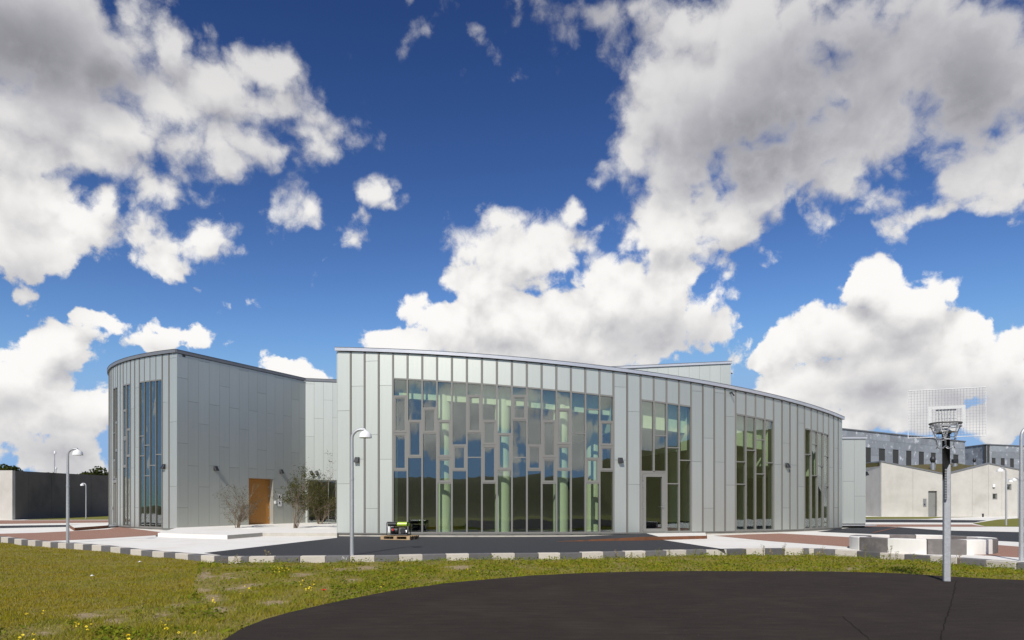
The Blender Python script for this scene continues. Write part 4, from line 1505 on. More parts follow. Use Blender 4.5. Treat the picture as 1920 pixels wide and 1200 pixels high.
# intercom panel and bell beside the oak door
s = L2.at_px(524.3, 0, 20)
p = L2.pos(s, 0)
n = (L2.pos(s, 1) - p).normalized()
rot = L2.h
ic = tag(empty('intercom_panel', (p.x, p.y, height(951, p.y))), 'recessed steel intercom panel on the flank right of the oak door', 'intercom')
z0, z1_ = height(938, p.y), height(924, p.y)
P = lambda a, o, z: (L2.pos(s + a, o).x, L2.pos(s + a, o).y, z)
MB().box(P(0, .008, (height(924, p.y) + height(951, p.y)) / 2), (.32, .03, .80), rot).build('casing', M['steel'], ic)
MB().box(P(0, .022, (height(924, p.y) + height(951, p.y)) / 2), (.25, .012, .72), rot).build('plate', M['white'], ic)
MB().box(P(-.05, .034, height(932, p.y)), (.10, .02, .17), rot).build('screen', M['black'], ic)
MB().box(P(-.04, .034, height(943, p.y)), (.07, .02, .12), rot).build('keypad', M['black'], ic)
s = L2.at_px(515.6, 0, 20)
p = L2.pos(s, .03)
bell = tag(empty('door_bell', (p.x, p.y, height(942, p.y))), 'small white bell box between the oak door and the intercom', 'bell')
MB().box((p.x, p.y, height(942, p.y)), (.10, .06, .17), rot).build('casing', M['white'], bell, bevel=.015)

# ------------------------------------------------------------------ other volumes
rear = empty('rear_block', (6.7, 39.2, plane_z(9, 39)))
tag(rear, 'pale clad upper block rising behind the roof of the curved front', 'building')
RB = Run((3.5, 39.2), 0.0)
rz_ = lambda s: height(677.0, 39.2) - (12.57 - 3.5 - s) * 0.046
for i in range(16):
    b = 9.07 - .6 * i
    a = b - .6
    j = [8.02, 7.5, 7.72, 7.88, 7.6, 7.8, 7.45, 7.7, 7.5][i % 9]
    panel_column(RB, a, b, 5.0, lambda s: rz_(s) - .16, [j - .046 * .6 * i * .9], rear, fin=.004)
mb = MB()
RB.slab(mb, -.5, 9.07, 0.0, lambda s: rz_(s) - .16, -9.0, -.035)
mb.build('backing_wall', M['backing'], rear)
mb = MB()
RB.slab(mb, -.5, 9.12, lambda s: rz_(s) - .15, lambda s: rz_(s) - .02, -9.1, .07)
RB.slab(mb, -.5, 9.13, lambda s: rz_(s) - .018, rz_, -9.1, .085, 1)
mb.build('roof_edge', [M['zinc'], M['zinc_dark']], rear)
mb = MB()
mb.box((12.585, 43.7, 5.0), (.03, 8.9, 6.0))
mb.build('side_cladding', M['panel'], rear)
vp = (12.62, 39.5, height(699, 39.3))
vent = tag(empty('overflow_spout', vp), 'tiny dark rain spout on the right edge of the rear block', 'spout')
MB().tube([(12.60, 39.4, vp[2]), (12.72, 39.4, vp[2] - .02)], .04, 8).build('pipe', M['galv_dark'], vent)

wing = empty('end_wing', (18.0, 37.5, plane_z(18, 37.5)))
tag(wing, 'small low pale clad wing standing at the far right end of the curved front', 'building')
RW = Run((16.8, 37.5), 0.0)
wr = (1623 - 960) / 1280 * 37.5 - 16.8
wt = height(818, 37.5)
for i in range(4):
    b = wr - .62 * i
    panel_column(RW, b - .62, b, .46, wt - .15, [(1.97 if i % 2 == 0 else 2.78)], wing, fin=.004)
mb = MB()
RW.slab(mb, 0.0, wr, .4, wt - .15, -8.0, -.035)
mb.build('backing_wall', M['backing'], wing)
mb = MB()
RW.slab(mb, 0.0, wr + .06, wt - .14, wt - .02, -8.0, .07)
RW.slab(mb, 0.0, wr + .07, wt - .018, wt, -8.0, .085, 1)
mb.build('roof_edge', [M['zinc'], M['zinc_dark']], wing)
mb = MB()
mb.box((16.8 + wr + .015, 41.5, 2.3), (.03, 7.9, 3.6))
mb.build('side_cladding', M['panel'], wing)
mb = MB()
RW.slab(mb, 0.0, wr - .02, -.2, .40, -7.9, -.04)
RW.slab(mb, -.3, .75, -.2, .34, -.04, .8)
mb.build('plinth', M['plinth'], wing)
mb = MB()
RW.slab(mb, .55, wr + .2, .36, .41, .0, .75)
gr_ = tag(mb.build('door_grating', M['galv']), 'galvanised door step at the foot of the small end wing', 'step')

# platform of pale slabs in front of the oak door
pts = [yard(p[0], p[1]) for p in ((296, 1006.3), (426, 1011), (492, 1005.6), (632, 1005.8), (660, 1001), (660, 983), (505, 984), (332, 995))]
pf = tag(empty('entrance_platform', (pts[1].x, pts[1].y, pts[1].z)), kind='structure')
tops = 0.15
mb = MB().prism([(p.x, p.y) for p in pts], -.2, lambda p: plane_z(p[0], p[1]) + tops)
mb.build('slab', [M['gravel_white']], pf)
mb = MB()
for a, b, m_ in ((pts[1], pts[2], 0), (pts[2], pts[3], 1)):
    d_ = (b - a).normalized()
    n_ = Vector((d_.y, -d_.x, 0)) * .012
    mb.prism([(a + n_).xy, (b + n_).xy, b.xy, a.xy], -.2, lambda p: plane_z(p[0], p[1]) + tops - .004, m_)
mb.build('slab_edge', [M['plinth'], M['plinth']], pf)
# low heaps of gravel and a kerb left from the building works near the door
for px, py, sx, sy, h_ in ((490, 992.5, .9, .5, .07), (470, 997, .5, .3, .05), (606, 996, .8, .4, .06)):
    c = yard(px, py)
    mb = MB().lathe([(0.001, h_), (.35, h_ * .85), (.7, h_ * .4), (1.0, -.02)], (0, 0, 0), 14)
    mb.v = [(c.x + x_ * sx, c.y + y_ * sy * 2, plane_z(c.x, c.y) + tops + z_ + random.uniform(-.008, .012)) for x_, y_, z_ in mb.v]
    tag(mb.build('gravel_heap', M['gravel_white'], smooth=True), kind='stuff')
c = yard(300, 1005.6)
cov = tag(empty('drain_cover', (c.x, c.y, c.z)), 'flat grey drain cover lying in the pale paving by the left corner', 'drain cover')
MB().box((c.x, c.y, c.z + .03), (.28, .5, .06), .4).build('lid', M['kerb_dark'], cov, bevel=.01)

# ramp with rusted steel edging up to the glazed door
A0, A1, A2 = yard(1045, 1015.6), yard(1206.7, 1013.4), yard(1325, 1010.2)
F0, F1, F2 = A.pos(A.at_px(1090), .05), A.pos(A.at_px(1222), .05), A.pos(A.at_px(1321), .05)
TOP = FLOOR - .012
ramp = tag(empty('door_ramp', (A1.x, A1.y, A1.z)), 'low ramp with a rusted steel edge leading up to the glazed door', 'ramp')
am = A1.lerp(A2, .24)
fm = A.pos(A.at_px(1211), .05)
mb = MB()
P3 = lambda p, z: (p.x, p.y, z)
mb.hexa([P3(A0, .0), P3(A1, .0), P3(F1, .0), P3(F0, .0), P3(A0, A0.z + .008), P3(A1, TOP), P3(fm, TOP), P3(F0, plane_z(F0.x, F0.y) + .01)])
mb.hexa([P3(A1, .0), P3(am, .0), P3(F1.lerp(F1, 1), .0), P3(fm, .0), P3(A1, TOP), P3(am, TOP), P3(fm, TOP + .0), P3(fm, TOP)])
mb.build('ramp_surface', M['asphalt'], ramp)
mb = MB()
mb.hexa([P3(am, .0), P3(A2, .0), P3(F2, .0), P3(fm, .0), P3(am, TOP), P3(A2, TOP - .01), P3(F2, TOP - .01), P3(fm, TOP)])
mb.build('landing', M['gravel_white'], ramp)
mb = MB()
o_ = Vector((0, -.015, 0))
mb.hexa([P3(A0 + o_, .0), P3(A1 + o_, .0), P3(A1, .0), P3(A0, .0), P3(A0 + o_, A0.z + .014), P3(A1 + o_, TOP + .008), P3(A1, TOP + .008), P3(A0, A0.z + .014)])
mb.hexa([P3(A1 + o_, .0), P3(A2 + o_, .0), P3(A2, .0), P3(A1, .0), P3(A1 + o_, TOP + .008), P3(A2 + o_, TOP), P3(A2, TOP), P3(A1, TOP + .008)])
e2 = Vector((.015, 0, 0))
mb.hexa([P3(A2, .0), P3(A2 + e2, .0), P3(F2.to_3d() + e2, .0), P3(F2, .0), P3(A2, TOP - .004), P3(A2 + e2, TOP - .004), P3(F2.to_3d() + e2, TOP - .004), P3(F2, TOP - .004)])
mb.build('steel_edge', M['corten'], ramp)
# small landing with the same edge at the side door of the left building
q = [yard(139.5, 995.2), yard(201.7, 990.3), yard(204, 986.5), yard(131, 989.8)]
land = tag(empty('side_landing', (q[0].x, q[0].y, q[0].z)), 'small pale landing with rusted steel sides at the rounded end of the left building', 'landing')
MB().prism([p.xy for p in q], 0.0, lambda p: plane_z(p[0], p[1]) + .15).build('slab', M['gravel_white'], land)
mb = MB()
for a, b in ((q[0], q[1]), (q[3], q[0])):
    d_ = (b - a).normalized()
    n_ = Vector((d_.y, -d_.x, 0)) * .015
    mb.prism([(a + n_).xy, (b + n_).xy, b.xy, a.xy], .0, lambda p: plane_z(p[0], p[1]) + .144)
mb.build('steel_edge', M['corten'], land)
q = [L1.pos(L1.at_px(206, 5, 12), .0), L1.pos(L1.at_px(222, 5, 12), .0)]
stp = [(q[0].x - .05, q[0].y - 1.0), (q[1].x, q[1].y - .9), (q[1].x, q[1].y - .05), (q[0].x, q[0].y - .05)]
MB().prism(stp, .30, .345).build('door_grating', M['galv'])
bpy.data.objects['door_grating.001']['label'] = 'galvanised door step at the rounded end of the tall left building'
bpy.data.objects['door_grating.001']['category'] = 'step'

# ------------------------------------------------------------------ street lamps
def make_lamp():
    root = empty('street_lamp')
    pts = [(0, 0, -.3), (0, 0, 1.2)]
    rad = [.052, .050]
    pts += [(0, 0, 2.0), (0, 0, 2.95)]
    rad += [.046, .040]
    for i in range(1, 9):
        a = math.pi / 2 * i / 8
        pts.append((.24 - .24 * math.cos(a), 0, 3.02 + .24 * math.sin(a)))
        rad.append(.038)
    pts += [(.34, 0, 3.258)]
    rad += [.036]
    MB().tube(pts, rad, 14).build('pole', M['galv'], root, smooth='angle')
    MB().tube([(0, 0, 1.95), (0, 0, 2.0)], [.0535, .0535], 14).build('collar', M['galv'], root, smooth='angle')
    prof = [(.001, .215), (.035, .21), (.04, .185), (.055, .178), (.105, .155), (.145, .105), (.163, .045), (.168, 0.0), (.160, 0.0), (.154, .045), (.135, .10), (.09, .145), (.001, .16)]
    MB().lathe(prof, (.345, 0, 3.045), 28).build('shade', M['white'], root, smooth='angle')
    MB().lathe([(.001, .055), (.05, .05), (.075, .10), (.001, .14)], (.345, 0, 3.045), 14).build('lens', M['lens'], root, smooth=True)
    return root


lamp = make_lamp()
G = 'street lamps with white domes'
LAMPS = [(660, None, 18.05, 0, 1.02, 'street lamp at the kerb in front of the left end of the curved front'),
         (127, None, 23.45, 0, 0.99, 'street lamp at the kerb left of the tall building, its dome against the sky'),
         (161.3, None, 55.5, 180, 0.89, 'small distant street lamp in front of the dark concrete wall'),
         (1886.5, None, 40.6, 180, 1.05, 'street lamp on the right grass verge before the pale gabled building'),
         (1909.6, None, 57.0, 180, 1.04, 'distant street lamp close beside the pole at the right picture edge'),
         (1886.8, None, 54.0, 0, 0.97, 'farthest street lamp, its dome in front of the upper right small window'),
         (1915, None, 16.35, 0, 0.985, 'street lamp at the right edge of the picture, only its pole and bend showing')]
for i, (px, _, y, rz, sc, lab) in enumerate(LAMPS):
    o = lamp if i == 0 else copy_tree(lamp)
    x = (px - 960) / 1280 * y
    o.location = (x, y, plane_z(x, y))
    o.rotation_euler = (0, 0, R(rz))
    o.scale = (sc, sc, sc)
    tag(o, lab, 'street lamp', G)


# ------------------------------------------------------------------ basketball hoop
def build_hoop():
    y0 = 12.98
    x0 = (1775 - 960) / 1280 * y0
    root = tag(empty('basketball_hoop', (x0, y0, 0.012)), 'galvanised basketball hoop with wire grid backboard and chain net at the court edge', 'basketball hoop')
    w = 0.118
    yaw = R(-20)
    ptop = height(861, y0)
    MB().box((x0, y0, ptop / 2 + .006), (w, w, ptop), yaw).build('pole', M['galv'], root, bevel=.012)
    # the board plane: centre, its width direction t, its normal n towards the camera
    bc = Vector(((1774.5 - 960) / 1280 * 12.5, 12.5, 0))
    t = Vector((math.cos(R(-20)), math.sin(R(-20)), 0))
    n = Vector((math.sin(R(-20)), -math.cos(R(-20)), 0))
    zt, zb = height(729.6, 12.5), height(819.3, 12.5)
    hw = 0.615
    P = lambda a, z, o=0.0: bc + t * a + n * o + Vector((0, 0, z))
    # wires
    nv, nh = 25, 17
    for k in range(nv + 1):
        a = -hw + 2 * hw * k / nv
        r = .0065 if k in (0, nv) else .0026
        MB().tube([P(a, zb), P(a, zt)], r, 5, caps=False).build('backboard_wire', M['white'] if k in (0, nv) else M['galv_wire'], root)
    for k in range(nh + 1):
        z = zb + (zt - zb) * k / nh
        r = .0065 if k in (0, nh) else .0023
        MB().tube([P(-hw, z, .006), P(hw, z, .006)], r, 5, caps=False).build('backboard_wire', M['white'] if k in (0, nh) else M['galv_wire'], root)
    # target frame of flat strip
    a0, a1 = -.297, .297
    z0, z1_ = height(803, 12.45), height(760.5, 12.45)
    mb = MB()
    s = .055
    def strip(a, b, c, d):
        mb.hexa([P(a, c, .012), P(b, c, .012), P(b, c, .016), P(a, c, .016), P(a, d, .012), P(b, d, .012), P(b, d, .016), P(a, d, .016)])
    strip(a0, a1, z1_ - s, z1_)
    strip(a0, a0 + s, z0, z1_ - s)
    strip(a1 - s, a1, z0, z1_ - s)
    mb.build('target_frame', M['white_zinc'], root)
    # perforated back plate: bars of the bracket behind the board
    for k in range(6):
        a = -.135 + .054 * k
        mb = MB()
        zz0, zz1 = height(797, 12.5), height(767, 12.5)
        mb.hexa([P(a - .021, zz0, -.03), P(a + .021, zz0, -.03), P(a + .021, zz0, -.02), P(a - .021, zz0, -.02), P(a - .021, zz1, -.03), P(a + .021, zz1, -.03), P(a + .021, zz1, -.02), P(a - .021, zz1, -.02)])
        mb.build('bracket_bar', M['white_zinc'], root)
    for k in range(4):
        z = height(768 + 8.5 * k, 12.5)
        MB().tube([P(-.165, z, -.034), P(.165, z, -.034)], .006, 6).build('bracket_rod', M['black'], root)
    # rim: two rings and a flat band
    rz = height(796.0, 12.12)
    rc = bc + n * .46 + Vector((-.135, 0, 0))
    rr = .243
    for zz, r, m_ in ((rz + .012, .015, 'galv_dark'), (rz - .045, .009, 'galv')):
        pts = [rc + Vector((math.cos(2 * math.pi * i / 40) * rr, math.sin(2 * math.pi * i / 40) * rr, zz)) for i in range(41)]
        MB().tube(pts, r, 8, caps=False).build('rim', M[m_], root, smooth=True)
    mb = MB()
    zc = rz - .05
    mb.hexa([P(-.17, zc - .06, .02), P(.17, zc - .06, .02), P(.13, zc - .045, .20), P(-.13, zc - .045, .20), P(-.17, zc + .035, .02), P(.17, zc + .035, .02), P(.13, zc + .03, .20), P(-.13, zc + .03, .20)])
    mb.build('rim_bracket', M['white_zinc'], root)
    # cantilever arm from pole head to board, shade of its underside painted as black
    pf = Vector((x0 - .012, y0, 0))
    za, zb2 = ptop - .42, ptop - .02
    b0, b1 = zb - .02, zb + .30
    mb = MB()
    hwid = .064
    ta = t * hwid
    back0, back1 = Vector((x0 - .02, y0 - .02, 0)), bc - n * .03
    mb.hexa([back0 - ta + Vector((0, 0, za)), back0 + ta + Vector((0, 0, za + .3)), back1 + ta + Vector((0, 0, b0)), back1 - ta + Vector((0, 0, b0)),
             back0 - ta + Vector((0, 0, zb2 + .36)), back0 + ta + Vector((0, 0, zb2 + .36)), back1 + ta + Vector((0, 0, b1)), back1 - ta + Vector((0, 0, b1))])
    mb.build('arm', M['black'], root)
    mb = MB()
    mb.hexa([P(-.19, zb + .06, -.07), P(.10, zb + .06, -.07), P(.10, zb + .06, -.035), P(-.19, zb + .06, -.035), P(-.19, zb + .20, -.07), P(.10, zb + .20, -.07), P(.10, zb + .20, -.035), P(-.19, zb + .20, -.035)])
    mb.build('arm_plate', M['black'], root, bevel=.02)
    # threaded adjusting rod in front of the pole
    xr = x0 - w / 2 - .005
    yr = y0 - w / 2 - .012
    zr0, zr1 = height(938, yr), height(879, yr)
    MB().tube([(xr, yr, zr0), (xr, yr, zr1)], .019, 10).build('adjusting_rod', M['galv_dark'], root, smooth='angle')
    for k in range(12):
        z = zr0 + .03 + (zr1 - zr0 - .05) * k / 11
        MB().tube([(xr, yr, z - .006), (xr, yr, z + .006)], .0225, 10).build('thread_ring', M['galv'], root)
    # chain net: links along hanging strands, joined lower down
    strands = 12
    links = 0
    for i in range(strands):
        a = 2 * math.pi * (i + .5) / strands
        top = rc + Vector((math.cos(a) * rr, math.sin(a) * rr, rz - .01))
        a2 = a + (math.pi / strands) * (1 if i % 2 else -1)
        mid = rc + Vector((math.cos(a2) * .165, math.sin(a2) * .165, rz - .25))
        a3 = a2
        low = rc + Vector((math.cos(a3) * .135, math.sin(a3) * .135, rz - .40))
        mb = MB()
        for p, q, nl in ((top, mid, 11), (mid, low, 7)):
            d = (q - p)
            for k in range(nl):
                c = p + d * ((k + .5) / nl)
                u = d.normalized()
                s_ = u.orthogonal().normalized()
                if k % 2:
                    s_ = u.cross(s_)
                L = d.length / nl * .62
                loop = [c + u * (math.cos(j * math.pi / 3) * L) + s_ * (math.sin(j * math.pi / 3) * .009) for j in range(7)]
                mb.tube(loop, .0034, 4, caps=False)
        mb.build('chain', M['galv'], root)
    mb = MB()
    pts = []
    for i in range(37):
        a = 2 * math.pi * i / 36
        sag = abs(math.sin(a * 3)) * .04
        pts.append(rc + Vector((math.cos(a) * .14, math.sin(a) * .14, rz - .39 - sag)))
    mb.tube(pts, .006, 5, caps=False)
    pts = []
    for i in range(37):
        a = 2 * math.pi * i / 36
        pts.append(rc + Vector((math.cos(a) * .168, math.sin(a) * .168, rz - .25 - abs(math.sin(a * 3 + .8)) * .02)))
    mb.tube(pts, .006, 5, caps=False)
    mb.build('chain_ring', M['galv'], root)


M['galv_wire'] = material('zinc_wire', (0.42, 0.42, 0.44), 0.4, 0.3)
M['white_zinc'] = material('fresh_zinc_strip', (0.62, 0.62, 0.60), 0.5, 0.25, var=0.2, scale=30)
build_hoop()


# ------------------------------------------------------------------ round bench of concrete segments
def build_bench():
    c = yard(1733, 1031)
    c = Vector((11.97, 20.02, plane_z(11.97, 20.02)))
    root = tag(empty('ring_bench', c), 'round bench of alternating white and dark concrete segments beside the kerb', 'bench')
    ro, ri, h = 1.865, 1.42, 0.385
    nseg = 12
    for k in range(nseg):
        a0 = R(184 + 30 * k + .25)
        a1 = R(184 + 30 * (k + 1) - .25)
        n = 6
        outer = [(c.x + ro * math.cos(a0 + (a1 - a0) * i / n), c.y + ro * math.sin(a0 + (a1 - a0) * i / n)) for i in range(n + 1)]
        inner = [(c.x + ri * math.cos(a0 + (a1 - a0) * i / n), c.y + ri * math.sin(a0 + (a1 - a0) * i / n)) for i in range(n + 1)]
        MB().prism(outer + inner[::-1], c.z - .15, c.z + h + random.uniform(-.006, .006)).build('concrete_segment', M['bench_dark' if k % 2 == 0 else 'bench_white'], root, bevel=.012)


build_bench()


# ------------------------------------------------------------------ generator on its pallet
def build_generator():
    p = yard(750, 1011.2)
    rz = R(-17)
    m = Matrix.Rotation(rz, 3, 'Z')
    pal = tag(empty('wooden_pallet', p), 'wooden pallet lying on the asphalt under the generator', 'pallet')
    at = lambda x, y, z: p + m @ Vector((x, y, z))
    for k, x in enumerate((-.35, 0, .35)):
        pass
    for y in (-.36, 0, .36):
        MB().box(at(0, y, .012), (1.2, .10, .022), rz).build('bottom_board', M['pallet'], pal)
        for x in (-.53, 0, .53):
            MB().box(at(x, y, .062), (.13, .10, .078), rz).build('block', M['pallet'], pal)
    for x in (-.53, 0, .53):
        MB().box(at(x, 0, .113), (.13, .8, .022), rz).build('stringer', M['pallet'], pal)
    for y in (-.345, -.175, 0, .175, .345):
        MB().box(at(0, y, .135), (1.2, .12 if abs(y) < .3 else .10, .022), rz).build('top_board', M['pallet'], pal)
    g0 = at(-.06, .02, .147)
    rz2 = R(-6)
    m2 = Matrix.Rotation(rz2, 3, 'Z')
    q = lambda x, y, z: g0 + m2 @ Vector((x, y, z))
    gen = tag(empty('generator', g0), 'portable generator with black frame and lime green fuel tank on a pallet', 'generator')
    hw, hd, hh = .385, .26, .50
    fr = MB()
    for x in (-hw, hw):
        loop = [q(x, -hd, .02), q(x, -hd, hh - .05), q(x, -hd + .05, hh), q(x, hd - .05, hh), q(x, hd, hh - .05), q(x, hd, .02), q(x, -hd, .02)]
        fr.tube(loop, .016, 8)
    for y in (-hd, hd):
        fr.tube([q(-hw, y, .03), q(hw, y, .03)], .016, 8)
    fr.tube([q(-hw, -hd + .03, hh), q(-.0, -hd + .03, hh)], .016, 8)
    fr.build('frame', M['black'], gen)
    t0 = MB()
    prof = []
    for i in range(13):
        a = math.pi * i / 12
        prof.append((math.cos(a), math.sin(a)))
    def tank(x0, x1, mb):
        n = 10
        ring = []
        for x in (x0, x1):
            for i in range(n):
                a = 2 * math.pi * i / n
                cx_, sx_ = math.cos(a), math.sin(a)
                ring.append(q(x, .22 * math.copysign(abs(cx_) ** .6, cx_), .425 + .082 * math.copysign(abs(sx_) ** .6, sx_)))
        mb.add(ring, [tuple(range(n)), tuple(range(2 * n - 1, n - 1, -1))] + [(i, (i + 1) % n, n + (i + 1) % n, n + i) for i in range(n)])
    tank(-.02, .375, t0)
    t0.build('fuel_tank', M['lime'], gen, bevel=.012)
    mb = MB()
    tank(-.372, -.03, mb)
    mb.build('control_hood', M['black'], gen, bevel=.012)
    MB().tube([q(.17, 0, .50), q(.17, 0, .53)], .04, 12).build('fuel_cap', M['black'], gen)
    mb = MB()
    mb.hexa([q(.06, -.222, .42), q(.15, -.222, .42), q(.15, -.219, .42), q(.06, -.219, .42), q(.10, -.222, .47), q(.12, -.222, .47), q(.12, -.219, .47), q(.10, -.219, .47)])
    mb.build('tank_emblem', M['white'], gen)
    MB().tube([q(-.28, 0, .18), q(-.02, 0, .18)], .13, 14).build('alternator', M['black'], gen, smooth='angle')
    MB().box(q(.16, .0, .17), (.26, .30, .24), rz2).build('engine', M['galv_dark'], gen, bevel=.02)
    MB().tube([q(.2, -.16, .18), q(.2, -.20, .18)], .10, 16).build('recoil_starter', M['black'], gen)
    MB().tube([q(-.17, -.15, .22), q(-.17, -.235, .22)], .042, 12).build('recoil_cover', M['red'], gen)
    MB().box(q(-.335, -.20, .235), (.085, .012, .21), rz2).build('data_plate', M['white'], gen)
    MB().tube([q(.30, .1, .10), q(.30, -.12, .16)], .05, 10).build('exhaust', M['steel'], gen)
    MB().box(q(0, 0, .035), (.70, .42, .02), rz2).build('base_plate', M['black'], gen)


build_generator()


# ------------------------------------------------------------------ bushes by the entrance
def build_bush(px, y, h, spread, nst, nleaf, seed, label, leafm, lean=0.0, leaf=.026, density=1.0):
    rnd = random.Random(seed)
    x = (px - 960) / 1280 * y
    z = plane_z(x, y) + .13
    base = Vector((x, y, z))
    root = tag(empty('bush', base), label, 'bush', 'bare shrubs by the entrance')
    mb = MB()
    tips = []

    def grow(p, d, ln, r, depth):
        pts, rad = [p], [r]
        n = 4
        for i in range(n):
            d = (d + Vector((rnd.gauss(0, .16), rnd.gauss(0, .16), rnd.gauss(.02, .10)))).normalized()
            p = p + d * (ln / n)
            pts.append(p)
            rad.append(r * (1 - .5 * (i + 1) / n))
        mb.tube(pts, rad, 5 if depth < 2 else 3, caps=False)
        if depth >= 3:
            tips.extend(pts[1:])
            return
        for k in range({0: 4, 1: 5, 2: 5}[depth]):
            j = rnd.randint(1, n)
            nd = (d + Vector((rnd.gauss(0, .55), rnd.gauss(0, .55), rnd.gauss(.15, .3)))).normalized()
            grow(pts[j], nd, ln * rnd.uniform(.40, .66), rad[j] * .62, depth + 1)
        tips.extend(pts[2:])
    for s in range(nst):
        a = rnd.uniform(0, 6.283)
        o = rnd.uniform(.1, 1.0)
        d = Vector((math.cos(a) * spread * o + lean, math.sin(a) * spread * o, 1.0)).normalized()
        grow(base + Vector((math.cos(a) * .06, math.sin(a) * .06, -.1)), d, h * rnd.uniform(.42, .62), .022, 0)
    mb.build('branches', M['twig'], root)
    k = rnd.choices(tips, k=nleaf)
    P_ = np.array([(c.x + rnd.gauss(0, .05), c.y + rnd.gauss(0, .05), c.z + rnd.gauss(0, .05)) for c in k])
    leaves('foliage', P_[:, 0], P_[:, 1], P_[:, 2], rng.uniform(leaf * .6, leaf * 1.3, len(P_)), leafm, 1.0, parent=root, kind=None, off=root.location)


M['bush_leaf'] = leaf_material('olive_leaves', (0.110, 0.112, 0.030), (0.055, 0.060, 0.020), 1.5)
M['bud'] = leaf_material('brown_buds', (0.15, 0.125, 0.060), (0.10, 0.085, 0.045), 1.5)
build_bush(446, 33.0, 2.45, .50, 8, 2600, 3, 'nearly bare shrub in front of the oak door', M['bud'], .12, .022)
build_bush(553, 32.6, 3.35, .24, 7, 5200, 8, 'tall leafy shrub right of the intercom panel', M['bush_leaf'], .06, .030)
build_bush(600, 38.6, 3.3, .34, 9, 5600, 21, 'shrub in front of the glazed entrance beside the curved front', M['bush_leaf'], .05, .030)


# ------------------------------------------------------------------ dark boundary wall, trees and mast on the left
wall = tag(empty('boundary_wall', (-38.5, 53, .3)), 'high concrete boundary wall, dark along its length with a pale return at the left', 'wall')
wx0, wy0 = (23.6 - 960) / 1280 * 52.9, 52.9
wx1, wy1 = (199 - 960) / 1280 * 68.0, 68.0
wdir = Vector((wx1 - wx0, wy1 - wy0)).normalized()
WALL = Run((wx0, wy0), math.atan2(wdir.y, wdir.x))
wtop = 4.16
tpx = [24, 54, 96.5, 134.5, 171, 199, 222, 244]
for a, b in zip(tpx, tpx[1:]):
    s0 = WALL.at_px(a, -2, 60)
    s1 = WALL.at_px(b, -2, 60)
    mb = MB()
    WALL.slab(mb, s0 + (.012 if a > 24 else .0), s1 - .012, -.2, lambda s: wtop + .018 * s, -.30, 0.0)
    mb.build('concrete_panel', M['shade_dark_concrete'], wall)  # shade of this unlit face put into the colour; the sunlit return stays pale
RET = Run((wx0 - 30, wy0 - .02), 0.0)
for k in range(5):
    mb = MB()
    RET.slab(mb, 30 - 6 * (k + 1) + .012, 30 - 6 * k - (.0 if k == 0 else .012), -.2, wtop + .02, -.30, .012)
    mb.build('concrete_panel', M['concrete_wall'], wall)


def build_tree(px, y, zc, rx, rz, seed, label, n=5200, leaf=.16):
    rnd = np.random.default_rng(seed)
    x = (px - 960) / 1280 * y
    root = tag(empty('tree', (x, y, 0)), label, 'tree', 'trees beyond the boundary wall')
    mb = MB().tube([(x, y, -.2), (x + .1, y, zc * .45), (x, y, zc * .8)], [.32, .24, .16], 8)
    r2 = random.Random(seed)
    lobes = []
    for i in range(26):
        a = r2.uniform(0, 6.28)
        f = math.sqrt(r2.random())
        c = Vector((x + math.cos(a) * rx * f, y + math.sin(a) * rx * f * .8, zc + r2.uniform(-.35, .75) * rz * (1 - f * .62)))
        lobes.append((c, r2.uniform(.26, .46) * rx * (1.1 - .45 * f)))
        if i < 12:
            mb.tube([(x, y, zc * .6), Vector((x, y, zc * .75)).lerp(c, .55), c], [.12, .07, .03], 5)
    mb.build('trunk', M['bark'], root)
    pts = []
    for c, r in lobes:
        m_ = max(20, int(n * (r / rx) ** 2 / 3.4))
        v = rnd.normal(size=(m_, 3))
        v /= np.linalg.norm(v, axis=1)[:, None]
        rr = r * (1 - .45 * rnd.random(m_) ** 2) * (1 + .16 * np.sin(v[:, 0] * 7 + seed) * np.sin(v[:, 2] * 6))
        pts.append(np.array(c) + v * rr[:, None] * np.array([1, 1, .8]))
    P_ = np.concatenate(pts)
    leaves('crown', P_[:, 0], P_[:, 1], P_[:, 2], rnd.uniform(leaf * .6, leaf * 1.3, len(P_)), M['tree_leaf'], 1.0, parent=root, kind=None, off=root.location)


M['tree_leaf'] = leaf_material('tree_leaves', (0.075, 0.082, 0.020), (0.036, 0.048, 0.014), .5)
build_tree(4, 76, 4.6, 1.9, 1.7, 4, 'dark tree above the pale end of the boundary wall')
build_tree(-12, 82, 4.2, 2.0, 1.7, 44, 'dark tree cut by the left edge behind the boundary wall')
build_tree(88, 84, 4.3, 1.75, 1.5, 7, 'small round tree showing above the boundary wall beside the mast')
build_tree(112, 90, 4.0, 1.3, 1.2, 15, 'low darker tree directly right of the mast')
build_tree(163, 84, 4.4, 1.6, 1.6, 9, 'dark tree above the wall, left one beside the tall building')
build_tree(188, 80, 4.6, 2.0, 1.7, 12, 'green tree above the wall touching the rounded end of the tall building')
my = 95.0
mx_ = (102.3 - 960) / 1280 * my
mast = tag(empty('mast', (mx_, my, .4)), 'thin pale mast with a camera on top beyond the boundary wall', 'mast')
MB().tube([(mx_, my, 0), (mx_, my, height(851, my))], [.09, .05], 8).build('pole', M['galv'], mast)
MB().box((mx_ + .05, my, height(848.5, my)), (.26, .2, .42), 0).build('camera_head', M['white'], mast, bevel=.05)
m2x = (105.2 - 960) / 1280 * my
mast2 = tag(empty('mast', (m2x, my, .4)), 'shorter thin mast close to the camera mast', 'mast')
MB().tube([(m2x, my, 0), (m2x, my, height(879, my))], [.07, .04], 8).build('pole', M['galv'], mast2)
MB().box((m2x, my, height(878, my)), (.2, .2, .3), 0).build('camera_head', M['white'], mast2, bevel=.04)


